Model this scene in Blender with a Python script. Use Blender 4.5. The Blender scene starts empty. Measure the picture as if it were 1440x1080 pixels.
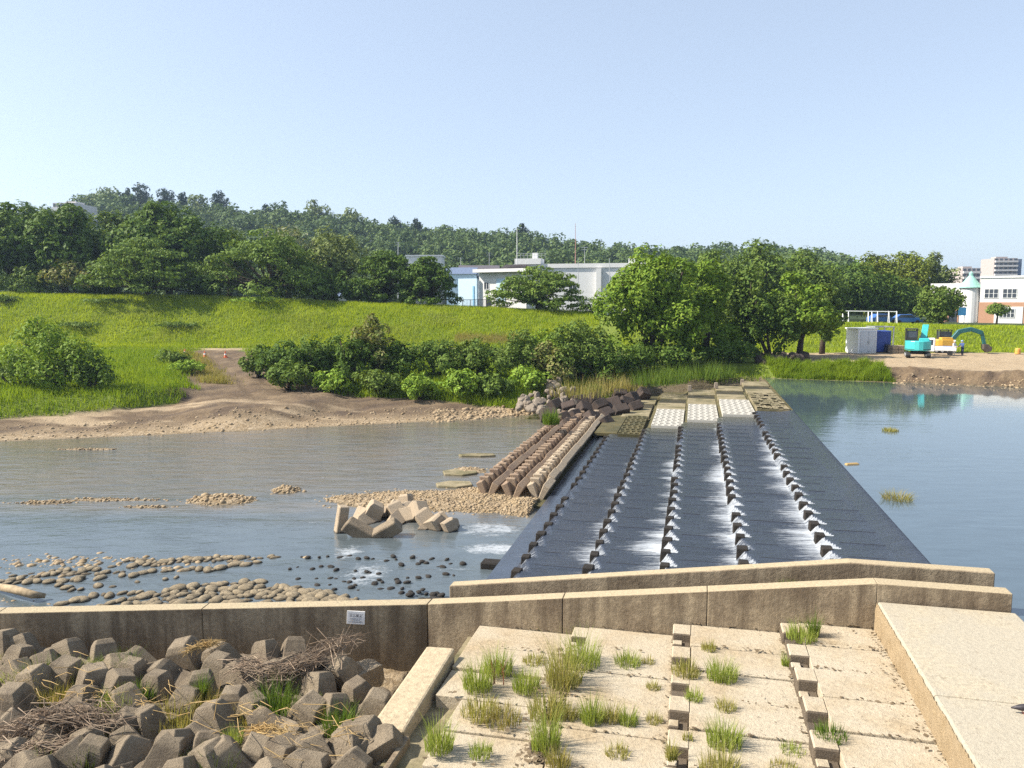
import bpy, bmesh, math, random
import numpy as np
from mathutils import Vector, Matrix, Euler, Quaternion
R = math.radians
sc = bpy.context.scene
col = sc.collection
rnd = random.Random(7)
nrg = np.random.default_rng(11)

# ------------------------------------------------------------------ camera
F = 1088.0; PITCH = math.atan(115 / F); CAMZ = 7.0
YAW = math.atan((979 - 720) * math.cos(PITCH) / F)
CS, SN = math.cos(YAW), math.sin(YAW)
cam = bpy.data.cameras.new('camera'); camo = bpy.data.objects.new('camera', cam); col.objects.link(camo)
camo.location = (0, 0, CAMZ); camo.rotation_euler = (R(90) - PITCH, 0, 0)
cam.sensor_width = 36; cam.lens = 36 * F / 1440; cam.clip_end = 9000; cam.clip_start = .1
sc.camera = camo

def ray(px, py):
    a = (px - 720) / F; b = -(py - 540) / F
    c, s = math.cos(PITCH), math.sin(PITCH)
    return a, c + b * s, -s + b * c
def at(px, py, z):            # survey: where a sight line meets the level z
    d = ray(px, py); t = (z - CAMZ) / d[2]
    return Vector((d[0] * t, d[1] * t, z))
def atY(px, py, Y):           # survey: where a sight line reaches the distance Y
    d = ray(px, py); t = Y / d[1]
    return Vector((d[0] * t, Y, CAMZ + d[2] * t))
def W(u, v, z=0.0):           # weir frame: u along the weir, v upstream
    return Vector((u * SN + v * CS, u * CS - v * SN, z))
def UVn(X, Y): return X * SN + Y * CS, X * CS - Y * SN

# ------------------------------------------------------------------ tagging
def tag(o, label=None, cat=None, group=None, kind=None):
    if label: o['label'] = label
    if cat: o['category'] = cat
    if group: o['group'] = group
    if kind: o['kind'] = kind
    elif label: o['kind'] = 'thing'
    return o
def thing(name, label, cat, loc=(0, 0, 0), group=None, rz=0):
    o = bpy.data.objects.new(name, None); col.objects.link(o)
    o.location = loc; o.rotation_euler = (0, 0, rz); o.empty_display_size = .2
    return tag(o, label, cat, group)
def root_of(o):
    while o.parent: o = o.parent
    return o
def dup(root, loc=None, rot=None, scale=None, label=None, group=None):
    r = root.copy(); col.objects.link(r)
    if loc is not None: r.location = loc
    if rot is not None: r.rotation_euler = rot
    if scale is not None: r.scale = scale if hasattr(scale, '__len__') else (scale,) * 3
    if label: r['label'] = label
    if group: r['group'] = group
    for ch in list(root.children):
        c = ch.copy(); col.objects.link(c); c.parent = r
        for g in list(ch.children):
            d = g.copy(); col.objects.link(d); d.parent = c
    return r

# ------------------------------------------------------------------ mesh builder
class MB:
    def __init__(s): s.V = []; s.F = []; s.M = []
    def add(s, vs, fs, mi=0):
        n = len(s.V); s.V += [tuple(v) for v in vs]
        for f in fs: s.F.append([i + n for i in f]); s.M.append(mi)
        return s
    def box(s, c, d, rz=0, rot=None, mi=0, top=(1, 1), shift=(0, 0)):
        M = rot if rot is not None else Matrix.Rotation(rz, 3, 'Z')
        c = Vector(c); vs = []
        for k, (x, y, z) in enumerate([(-1,-1,-1),(1,-1,-1),(1,1,-1),(-1,1,-1),(-1,-1,1),(1,-1,1),(1,1,1),(-1,1,1)]):
            tx, ty = top if z > 0 else (1, 1); sx, sy = shift if z > 0 else (0, 0)
            vs.append(c + M @ Vector((x * d[0] / 2 * tx + sx, y * d[1] / 2 * ty + sy, z * d[2] / 2)))
        return s.add(vs, [(0,3,2,1),(4,5,6,7),(0,1,5,4),(1,2,6,5),(2,3,7,6),(3,0,4,7)], mi)
    def uvbox(s, u0, u1, v0, v1, z0, z1, mi=0):
        vs = [W(u0,v0,z0),W(u0,v1,z0),W(u1,v1,z0),W(u1,v0,z0),W(u0,v0,z1),W(u0,v1,z1),W(u1,v1,z1),W(u1,v0,z1)]
        return s.add(vs, [(0,3,2,1),(4,5,6,7),(0,1,5,4),(1,2,6,5),(2,3,7,6),(3,0,4,7)], mi)
    def prism(s, pts, ext, mi=0, mtop=None):     # polygon (3d pts) extruded by vector
        n = len(pts); ext = Vector(ext); a = [Vector(p) for p in pts]; b = [p + ext for p in a]
        s.add(a + b, [tuple(range(n))[::-1]] , mi)
        k = len(s.V) - 2 * n
        s.F.append([k + n + i for i in range(n)]); s.M.append(mi if mtop is None else mtop)
        for i in range(n):
            j = (i + 1) % n; s.F.append([k + i, k + j, k + n + j, k + n + i]); s.M.append(mi)
        return s
    def tube(s, path, rad, n=6, mi=0, cap=True):
        path = [Vector(p) for p in path]
        if not hasattr(rad, '__len__'): rad = [rad] * len(path)
        k = len(s.V); up = Vector((0.13, .21, 1)).normalized()
        for i, p in enumerate(path):
            t = (path[min(i + 1, len(path) - 1)] - path[max(i - 1, 0)]).normalized()
            a = t.cross(up)
            if a.length < .05: a = t.cross(Vector((1, 0, 0)))
            a.normalize(); b = t.cross(a)
            for j in range(n):
                w = 2 * math.pi * j / n
                s.V.append(tuple(p + (a * math.cos(w) + b * math.sin(w)) * rad[i]))
        for i in range(len(path) - 1):
            for j in range(n):
                s.F.append([k + i*n + j, k + i*n + (j+1) % n, k + (i+1)*n + (j+1) % n, k + (i+1)*n + j]); s.M.append(mi)
        if cap:
            s.F.append([k + j for j in range(n)][::-1]); s.M.append(mi)
            e = k + (len(path) - 1) * n; s.F.append([e + j for j in range(n)]); s.M.append(mi)
        return s
    def lathe(s, c, prof, n=16, mi=0):            # prof = [(r, z)]
        c = Vector(c); k = len(s.V)
        for r, z in prof:
            for j in range(n):
                w = 2 * math.pi * j / n; s.V.append((c.x + r * math.cos(w), c.y + r * math.sin(w), c.z + z))
        for i in range(len(prof) - 1):
            for j in range(n):
                s.F.append([k+i*n+j, k+i*n+(j+1)%n, k+(i+1)*n+(j+1)%n, k+(i+1)*n+j]); s.M.append(mi)
        s.F.append([k + j for j in range(n)][::-1]); s.M.append(mi)
        e = k + (len(prof) - 1) * n; s.F.append([e + j for j in range(n)]); s.M.append(mi)
        return s
    def build(s, name, mats, parent=None, smooth=False, bevel=0, origin=None, seg=1, fix=True):
        if not isinstance(mats, (list, tuple)): mats = [mats]
        if parent is not None: o0 = Vector(root_of(parent).location)
        else: o0 = Vector(origin) if origin is not None else Vector((0, 0, 0))
        me = bpy.data.meshes.new(name)
        me.from_pydata([tuple(Vector(v) - o0) for v in s.V], [], s.F)
        for m in mats: me.materials.append(m)
        me.polygons.foreach_set('material_index', s.M)
        if fix:
            bm = bmesh.new(); bm.from_mesh(me); bmesh.ops.recalc_face_normals(bm, faces=bm.faces); bm.to_mesh(me); bm.free()
        if smooth: me.polygons.foreach_set('use_smooth', [True] * len(me.polygons))
        me.update()
        o = bpy.data.objects.new(name, me); col.objects.link(o)
        if parent is not None: o.parent = parent
        else: o.location = o0
        if bevel:
            b = o.modifiers.new('bevel', 'BEVEL'); b.width = bevel; b.segments = seg; b.limit_method = 'ANGLE'; b.angle_limit = R(35)
        return o

def big(name, V, Fa, mat, parent=None, origin=None, smooth=False, attrs=None):
    V = np.asarray(V, dtype=np.float32)
    o0 = np.array(root_of(parent).location if parent is not None else (origin if origin is not None else (0, 0, 0)), dtype=np.float32)
    me = bpy.data.meshes.new(name); n = len(V); m, k = Fa.shape
    me.vertices.add(n); me.vertices.foreach_set('co', (V - o0).ravel())
    me.loops.add(m * k); me.loops.foreach_set('vertex_index', Fa.astype(np.int32).ravel())
    me.polygons.add(m); me.polygons.foreach_set('loop_start', np.arange(0, m * k, k, dtype=np.int32))
    if smooth: me.polygons.foreach_set('use_smooth', np.ones(m, dtype=bool))
    me.materials.append(mat); me.update(calc_edges=True)
    if attrs:
        for a, val in attrs.items():
            at_ = me.attributes.new(a, 'FLOAT', 'POINT'); at_.data.foreach_set('value', np.asarray(val, dtype=np.float32))
    o = bpy.data.objects.new(name, me); col.objects.link(o)
    if parent is not None: o.parent = parent
    else: o.location = tuple(float(x) for x in o0)
    return o

# smooth value noise on arrays
def vnoise(x, y, seed=0):
    xi = np.floor(x).astype(np.int64); yi = np.floor(y).astype(np.int64); xf = x - xi; yf = y - yi
    def h(a, b):
        n = (a * 374761393 + b * 668265263 + seed * 1442695041) & 0x7fffffff
        n = ((n ^ (n >> 13)) * 1274126177) & 0x7fffffff
        return ((n ^ (n >> 16)) & 0xffff) / 65535.0
    sx = xf * xf * (3 - 2 * xf); sy = yf * yf * (3 - 2 * yf)
    a = h(xi, yi) * (1 - sx) + h(xi + 1, yi) * sx; b = h(xi, yi + 1) * (1 - sx) + h(xi + 1, yi + 1) * sx
    return a * (1 - sy) + b * sy
def fbm(x, y, seed=0, o=4):
    t = 0; a = .5
    for i in range(o): t = t + a * vnoise(x * 2 ** i, y * 2 ** i, seed + i); a *= .5
    return t
def sstep(a, b, x):
    t = np.clip((x - a) / (b - a), 0, 1); return t * t * (3 - 2 * t)

# ------------------------------------------------------------------ node helper
class N:
    def __init__(s, name):
        s.m = bpy.data.materials.new(name); s.m.use_nodes = True; s.t = s.m.node_tree; s.t.nodes.clear()
        s.out = s.t.nodes.new('ShaderNodeOutputMaterial')
        s._pos = None
    def new(s, ty, **kw):
        n = s.t.nodes.new(ty)
        for k, v in kw.items(): setattr(n, k, v)
        return n
    def put(s, sock, v):
        if v is None: return
        if hasattr(v, 'is_output') or isinstance(v, bpy.types.NodeSocket): s.t.links.new(v, sock)
        else:
            if hasattr(sock.default_value, '__len__') and hasattr(v, '__len__') and len(sock.default_value) == 4 and len(v) == 3: v = (*v, 1)
            sock.default_value = v
    @property
    def pos(s):
        if s._pos is None: s._pos = s.new('ShaderNodeNewGeometry').outputs['Position']
        return s._pos
    def obj(s): return s.new('ShaderNodeTexCoord').outputs['Object']
    def mapv(s, v, scale=(1, 1, 1), rot=(0, 0, 0)):
        n = s.new('ShaderNodeMapping'); s.put(n.inputs['Vector'], v); n.inputs['Scale'].default_value = scale; n.inputs['Rotation'].default_value = rot
        return n.outputs[0]
    def noise(s, scale, detail=4, vec=None, rough=.55, dist=0):
        n = s.new('ShaderNodeTexNoise'); s.put(n.inputs['Vector'], vec if vec is not None else s.pos)
        n.inputs['Scale'].default_value = scale; n.inputs['Detail'].default_value = detail; n.inputs['Roughness'].default_value = rough; n.inputs['Distortion'].default_value = dist
        return n.outputs[0]
    def voro(s, scale, vec=None, feature='F1', out=0):
        n = s.new('ShaderNodeTexVoronoi', feature=feature); s.put(n.inputs['Vector'], vec if vec is not None else s.pos); n.inputs['Scale'].default_value = scale
        return n.outputs[out]
    def ramp(s, f, pts):
        n = s.new('ShaderNodeValToRGB'); s.put(n.inputs[0], f); e = n.color_ramp.elements
        while len(e) < len(pts): e.new(.5)
        for el, (p, c) in zip(e, pts):
            el.position = p; el.color = (c, c, c, 1) if not hasattr(c, '__len__') else (*c[:3], 1)
        return n.outputs[0]
    def mix(s, f, a, b, mode='MIX'):
        n = s.new('ShaderNodeMix', data_type='RGBA', blend_type=mode); s.put(n.inputs[0], f); s.put(n.inputs[6], a); s.put(n.inputs[7], b)
        return n.outputs[2]
    def math(s, op, a, b=None):
        n = s.new('ShaderNodeMath', operation=op); s.put(n.inputs[0], a); s.put(n.inputs[1], b); return n.outputs[0]
    def attr(s, name): return s.new('ShaderNodeAttribute', attribute_name=name).outputs['Fac']
    def island(s): return s.new('ShaderNodeNewGeometry').outputs['Random Per Island']
    def objrand(s): return s.new('ShaderNodeObjectInfo').outputs['Random']
    def bump(s, h, strength=.3, dist=.05, nrm=None):
        n = s.new('ShaderNodeBump'); s.put(n.inputs['Height'], h); n.inputs['Strength'].default_value = strength; n.inputs['Distance'].default_value = dist
        if nrm is not None: s.put(n.inputs['Normal'], nrm)
        return n.outputs[0]
    def pbr(s, colr, rough=.8, spec=.3, metal=0, nrm=None, ior=None):
        n = s.new('ShaderNodeBsdfPrincipled'); s.put(n.inputs['Base Color'], colr); s.put(n.inputs['Roughness'], rough)
        n.inputs['Specular IOR Level'].default_value = spec; n.inputs['Metallic'].default_value = metal
        if ior: n.inputs['IOR'].default_value = ior
        if nrm is not None: s.put(n.inputs['Normal'], nrm)
        return n.outputs[0]
    def done(s, sh): s.t.links.new(sh, s.out.inputs['Surface']); return s.m
    def mixsh(s, f, a, b):
        n = s.new('ShaderNodeMixShader'); s.put(n.inputs[0], f); s.t.links.new(a, n.inputs[1]); s.t.links.new(b, n.inputs[2]); return n.outputs[0]

def m_plain(name, c, rough=.5, spec=.4, metal=0, var=.12, scale=3):
    n = N(name); f = n.noise(scale, 5); c2 = tuple(x * (1 - var * 2) for x in c)
    k = n.ramp(f, [(.3, c2), (.65, c)])
    return n.done(n.pbr(k, rough, spec, metal))
def m_conc(name, c, dark, stain=(.5, .7), scale=.9, streak=0, bump=.5, moss=None, obj=False, speck=.35):
    n = N(name); p = n.obj() if obj else n.pos
    if obj:
        a = n.new('ShaderNodeVectorMath', operation='ADD'); n.put(a.inputs[0], p)
        cx = n.new('ShaderNodeCombineXYZ'); r = n.objrand()
        for i in range(3): n.put(cx.inputs[i], n.math('MULTIPLY', r, 37.0 + 11 * i))
        n.put(a.inputs[1], cx.outputs[0]); p = a.outputs[0]
    f1 = n.noise(scale, 6, p, .6); f2 = n.noise(scale * 14, 6, p, .7); f3 = n.noise(scale * 60, 3, p)
    base = n.mix(n.ramp(f2, [(.3, 0), (.7, 1)]), tuple(x * (1 - speck) for x in c), tuple(min(1, x * (1 + speck * .5)) for x in c))
    base = n.mix(n.ramp(f3, [(.35, .35), (.55, 0)]), base, tuple(x * .35 for x in c))
    k = n.mix(n.ramp(f1, [(stain[0], 0), (stain[1], 1)]), base, n.mix(n.ramp(f2, [(.35, 0), (.65, 1)]), dark, tuple(x * 1.7 for x in dark)))
    if streak:
        g = n.noise(3.0, 5, n.mapv(p, (1, 1, .07)), .65)
        k = n.mix(n.math('MULTIPLY', n.ramp(g, [(.42, 0), (.66, 1)]), streak), k, dark)
    if moss:
        k = n.mix(n.ramp(n.noise(scale * 2.3, 5, p, .65), [(.5, 0), (.62, .85)]), k, moss)
    if obj:
        k = n.mix(n.math('MULTIPLY', n.objrand(), .35), k, dark)
    h = n.math('ADD', f2, n.math('MULTIPLY', f3, .5))
    return n.done(n.pbr(k, .88, .25, 0, n.bump(h, bump, .03)))
def m_leaf(name, a, b, c=None, trans=.35, scale=.35, hi=None):
    n = N(name); i = n.island(); f = n.noise(scale, 3)
    k = n.mix(n.ramp(f, [(.35, 0), (.65, 1)]), a, b)
    k = n.mix(n.ramp(i, [(.0, 0), (1, .75)]), k, c if c else tuple(x * 1.35 for x in b))
    if hi: k = n.mix(n.ramp(i, [(.86, 0), (.9, 1)]), k, hi)
    d = n.pbr(k, .6, .08); t = n.new('ShaderNodeBsdfTranslucent')
    n.put(t.inputs[0], n.mix(1, k, (1.25, 1.2, .6), 'MULTIPLY'))
    return n.done(n.mixsh(trans, d, t.outputs[0]))
# ------------------------------------------------------------------ materials
def m_crack(*a, **k):
    m = m_conc(*a, **k); nt = m.node_tree; b = [x for x in nt.nodes if x.type == 'BSDF_PRINCIPLED'][0]; src = b.inputs['Base Color'].links[0].from_socket
    n = N.__new__(N); n.m = m; n.t = nt; n._pos = None
    wv = n.new('ShaderNodeVectorMath', operation='ADD'); n.put(wv.inputs[0], n.pos)
    ns = n.new('ShaderNodeTexNoise'); n.put(ns.inputs['Vector'], n.pos); ns.inputs['Scale'].default_value = 2.2; ns.inputs['Detail'].default_value = 5
    sb = n.new('ShaderNodeVectorMath', operation='SCALE'); n.put(sb.inputs[0], ns.outputs['Color']); sb.inputs['Scale'].default_value = .9; n.put(wv.inputs[1], sb.outputs[0])
    e = n.voro(.55, wv.outputs[0], 'DISTANCE_TO_EDGE', 0)
    line = n.math('MULTIPLY', n.ramp(e, [(.0, 1), (.012, 0)]), n.ramp(n.noise(.5, 2), [(.5, 0), (.65, .22)]))
    spot = n.ramp(n.noise(7, 4, None, .6), [(.62, 0), (.72, .45)])
    k = n.mix(spot, n.mix(line, src, (.07, .055, .04)), (.15, .11, .07))
    nt.links.new(k, b.inputs['Base Color']); return m
CONC_SUN = m_conc('concrete_tan', (.46, .37, .245), (.27, .20, .12), (.55, .8), .7, bump=.6)
CONC_SLAB = m_crack('concrete_pale', (.44, .375, .275), (.245, .19, .12), (.44, .70), .8, bump=.8, speck=.16)
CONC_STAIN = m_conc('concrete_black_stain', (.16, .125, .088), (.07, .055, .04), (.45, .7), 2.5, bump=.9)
CONC_CREST = m_crack('concrete_crest', (.39, .345, .265), (.29, .245, .17), (.5, .78), .8, bump=.6, speck=.14)
CONC_WALL = m_conc('concrete_stained', (.36, .285, .19), (.115, .085, .056), (.44, .66), .8, streak=.85, bump=.7)
CONC_COPE = m_conc('concrete_coping', (.42, .34, .22), (.26, .22, .14), (.5, .75), 1.5, bump=.5)
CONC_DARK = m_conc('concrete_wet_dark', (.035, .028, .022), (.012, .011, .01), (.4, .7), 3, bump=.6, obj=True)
CONC_BLOCK = m_conc('concrete_weathered', (.34, .27, .185), (.12, .094, .066), (.47, .68), 1.7, bump=1.3, obj=True)
CONC_RIVER = m_conc('concrete_river_block', (.42, .335, .235), (.22, .17, .12), (.52, .75), 1.8, bump=.7, obj=True)
CONC_MOSS = m_conc('concrete_brown', (.085, .062, .05), (.03, .024, .02), (.45, .7), 1.2, bump=.8, obj=True)
CONC_RUST = m_conc('concrete_rusty', (.30, .215, .145), (.13, .09, .065), (.5, .7), 1.4, bump=.7, moss=None)
CONC_TAN = m_conc('concrete_algae', (.30, .25, .155), (.09, .08, .04), (.45, .65), .8, streak=.5, bump=.5)
CONC_ALGAE = m_conc('concrete_mossy', (.12, .10, .045), (.045, .042, .02), (.42, .62), .8, streak=.5, bump=.5)
PANEL_W = m_conc('concrete_white', (.43, .41, .36), (.31, .285, .23), (.6, .85), 1.2, bump=.3, speck=.12)
STONE_P = m_conc('river_stone', (.36, .29, .19), (.12, .095, .062), (.45, .7), 3.0, bump=.8, obj=True)
STONE_D = m_conc('river_stone_wet', (.05, .043, .036), (.02, .018, .016), (.45, .7), 3.0, bump=.6, obj=True)
RUBBLE = m_conc('rubble_grey', (.29, .24, .185), (.12, .095, .07), (.48, .7), 1.5, bump=.8, obj=True)
def wet_ring(m, lvl):
    nt = m.node_tree; b = [x for x in nt.nodes if x.type == 'BSDF_PRINCIPLED'][0]; src = b.inputs['Base Color'].links[0].from_socket
    g = nt.nodes.new('ShaderNodeNewGeometry'); sp = nt.nodes.new('ShaderNodeSeparateXYZ'); nt.links.new(g.outputs['Position'], sp.inputs[0])
    mr = nt.nodes.new('ShaderNodeMapRange'); mr.inputs[1].default_value = lvl + .02; mr.inputs[2].default_value = lvl + .075; mr.inputs[3].default_value = .85; mr.inputs[4].default_value = 0
    nt.links.new(sp.outputs[2], mr.inputs[0]); mx = nt.nodes.new('ShaderNodeMix'); mx.data_type = 'RGBA'; nt.links.new(mr.outputs[0], mx.inputs[0]); nt.links.new(src, mx.inputs[6]); mx.inputs[7].default_value = (.035, .03, .024, 1); nt.links.new(mx.outputs[2], b.inputs['Base Color'])
wet_ring(STONE_P, -1.9); wet_ring(CONC_RIVER, -1.9)
GRAVEL = m_leaf('gravel_mix', (.25, .18, .10), (.19, .14, .09), (.36, .28, .18), trans=0, scale=1.5)
WHITE = m_plain('white_paint', (.8, .8, .78), .5)
BARK = m_plain('bark', (.085, .065, .05), .95, .1, var=.3, scale=6)

def make_ground_mat():
    n = N('ground_soil')
    fl = n.noise(.55, 8, None, .65); fm = n.noise(3.2, 6, None, .7); fh = n.noise(16, 5, None, .75); ft = n.noise(.13, 5)
    dirt = n.mix(n.ramp(fl, [(.36, 0), (.62, 1)]), (.125, .085, .05), (.235, .17, .10))
    dirt = n.mix(n.ramp(fm, [(.4, 0), (.7, .7)]), dirt, (.10, .068, .042))
    dirt = n.mix(n.ramp(fh, [(.35, .6), (.6, 0)]), dirt, (.07, .05, .035))
    grv = n.mix(n.ramp(n.voro(9, out=1), [(.2, 0), (.8, 1)]), (.22, .165, .105), (.42, .33, .22))
    grv = n.mix(n.ramp(fm, [(.35, .7), (.6, 0)]), grv, (.20, .135, .062))
    grs = n.mix(n.ramp(fm, [(.35, 0), (.65, 1)]), (.085, .125, .016), (.16, .195, .026))
    wood = n.mix(n.ramp(fl, [(.35, 0), (.65, 1)]), (.018, .032, .012), (.035, .055, .018))
    # wheel ruts pressed in the bank: darker damp bands along it
    wv = n.new('ShaderNodeTexWave', wave_type='BANDS'); n.put(wv.inputs['Vector'], n.mapv(n.pos, (.18, 1, 1), (0, 0, R(12)))); wv.inputs['Scale'].default_value = .42; wv.inputs['Distortion'].default_value = 5; wv.inputs['Detail'].default_value = 4
    rut = n.math('MULTIPLY', n.ramp(wv.outputs[1], [(.62, 0), (.85, .75)]), n.ramp(ft, [(.42, 0), (.55, 1)]))
    dirt = n.mix(rut, dirt, (.085, .06, .042))
    pale = n.mix(n.ramp(fh, [(.35, .5), (.6, 0)]), n.mix(n.ramp(fl, [(.35, 0), (.65, 1)]), (.32, .24, .15), (.40, .31, .20)), (.22, .16, .1))
    k = n.mix(n.attr('dirt'), grs, dirt)
    k = n.mix(n.attr('pale'), k, pale)
    k = n.mix(n.attr('gravel'), k, grv)
    k = n.mix(n.attr('wood'), k, wood)
    wet = n.attr('wet'); k = n.mix(wet, k, (.05, .042, .022))
    h = n.math('ADD', fm, n.math('MULTIPLY', fh, .5))
    return n.done(n.pbr(k, n.ramp(wet, [(0, .95), (1, .45)]), .25, 0, n.bump(h, .9, .12)))
GROUND = make_ground_mat()

def make_water(name, deep, shal, bump_s, sc1, sc2, foam_col=(.50, .53, .56), stretch=(1, 1, 1), rot=0, rough=.06, fscale=(1, 1, 1), dist=.06, ior=1.6, w2k=.35):
    n = N(name)
    v = n.mapv(n.pos, stretch, (0, 0, rot)); vf = n.mapv(n.pos, fscale, (0, 0, rot))
    w1 = n.noise(sc1, 3, v, .5, .4); w2 = n.noise(sc2, 5, v, .6); w3 = n.noise(.09, 3)
    k = n.mix(n.attr('shallow'), deep, shal)
    k = n.mix(n.ramp(n.noise(1.1, 6, v, .7), [(.4, 0), (.7, .5)]), k, tuple(x * .5 for x in deep))
    st = n.math('ADD', n.math('MULTIPLY', n.noise(3.5, 6, vf, .75), .62), n.math('MULTIPLY', n.noise(17, 4, vf, .7), .38))
    fo = n.attr('foam')
    # foam appears where the turbulence value beats a threshold that falls as foam rises
    thr = n.math('SUBTRACT', n.math('ADD', st, n.math('MULTIPLY', fo, .72)), .86)
    mask = n.ramp(n.math('MULTIPLY', thr, 3.4), [(0, 0), (.30, .38), (.9, 1)])
    h = n.math('ADD', n.math('MULTIPLY', w1, 1.0), n.math('MULTIPLY', w2, w2k))
    nr = n.new('ShaderNodeBump'); n.put(nr.inputs['Height'], h); nr.inputs['Distance'].default_value = dist
    n.put(nr.inputs['Strength'], n.math('MULTIPLY', n.ramp(w3, [(.3, .45), (.7, 1)]), n.math('MULTIPLY', n.attr('rip'), bump_s)))
    wa = n.pbr(k, rough, .5, 0, nr.outputs[0], ior)
    fm = n.pbr(n.mix(n.ramp(n.noise(9, 4, vf), [(.3, 0), (.7, 1)]), foam_col, tuple(x * .8 for x in foam_col)), .7, .3, 0, n.bump(st, .5, .05))
    return n.done(n.mixsh(mask, wa, fm))
WAT_UP = make_water('water_reservoir', (.062, .09, .108), (.045, .05, .028), .3, .8, 3.0, stretch=(.55, 1.6, 1), rot=R(8), rough=.05, ior=1.95)
WAT_DN = make_water('water_river', (.085, .105, .115), (.14, .12, .092), 1.0, .95, 3.6, stretch=(.5, 1.3, 1), rot=R(-4), rough=.09, fscale=(.5, 1.1, 1), w2k=.45, dist=.08)
WAT_FILM = make_water('water_over_weir', (.037, .045, .064), (.07, .065, .03), 1.0, 2.6, 12.0, stretch=(.5, 2.2, 1), rot=YAW, rough=.11, fscale=(.34, 2.6, 1), w2k=.8)

# ------------------------------------------------------------------ terrain
YWX = [-400, -60, -32.7, -23, -12.3, -4.3, .6, 4, 8, 14, 19, 22.8, 25.1, 33.6, 42.2, 60, 400]
YWY = [-60, 41, 48.8, 51.4, 55, 57.7, 60.3, 63, 68, 71, 72.5, 72.2, 70.6, 67.4, 63.4, 57, -20]
def yw(X): return np.interp(X, YWX, YWY)
def dirtw(X): return np.interp(X, [-60, -36, -30, -25.3, -23, -17.7, -7.2, 0, 6, 8], [5, 5.5, 7, 12.6, 14, 13, 8.3, 2.5, .6, 0])
def crest(X): return np.interp(X, [-150, -95, -45, -35, -12, 10, 38, 56, 78, 150], [9.5, 8.3, 7.7, 7.2, 6.3, 5.3, 4.3, 3.75, 3.3, 3.0])
RIDX = [-1.0, -.72, -.60, -.53, -.47, -.42, -.36, -.30, -.25, -.2, -.11, -.04, .04, .12, .17, .25, .33, .40, .44, .48, .55, 1.0]
RIDP = [330, 300, 296, 275, 280, 287, 290, 297, 300, 308, 322, 330, 338, 350, 356, 354, 353, 362, 374, 398, 420, 425]
def ridge(a): return np.interp(a, RIDX, RIDP)
RA = at(303, 493, 1.4); RB = at(380, 553, -.6)
def ramp_d(X, Y):
    ax, ay, bx, by = RA.x, RA.y, RB.x, RB.y
    t = np.clip(((X - ax) * (bx - ax) + (Y - ay) * (by - ay)) / ((bx - ax) ** 2 + (by - ay) ** 2), 0, 1)
    return np.hypot(X - ax - t * (bx - ax), (Y - ay - t * (by - ay)) * .6), t
BARS = [(600, 704, 5.6, 2.6, .58), (690, 702, 3.8, 2.8, .66), (740, 712, 2.0, 2.0, .66), (500, 702, 2.2, 1.2, .5), (312, 704, 2.0, 1.0, .62), (403, 690, 1.0, .8, .56), (150, 703, 5, .5, .44), (60, 707, 3, .5, .44), (205, 713, 2.5, .4, .42), (660, 662, 1.6, 1.2, .5), (120, 632, 3.5, .5, .44)]
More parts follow.
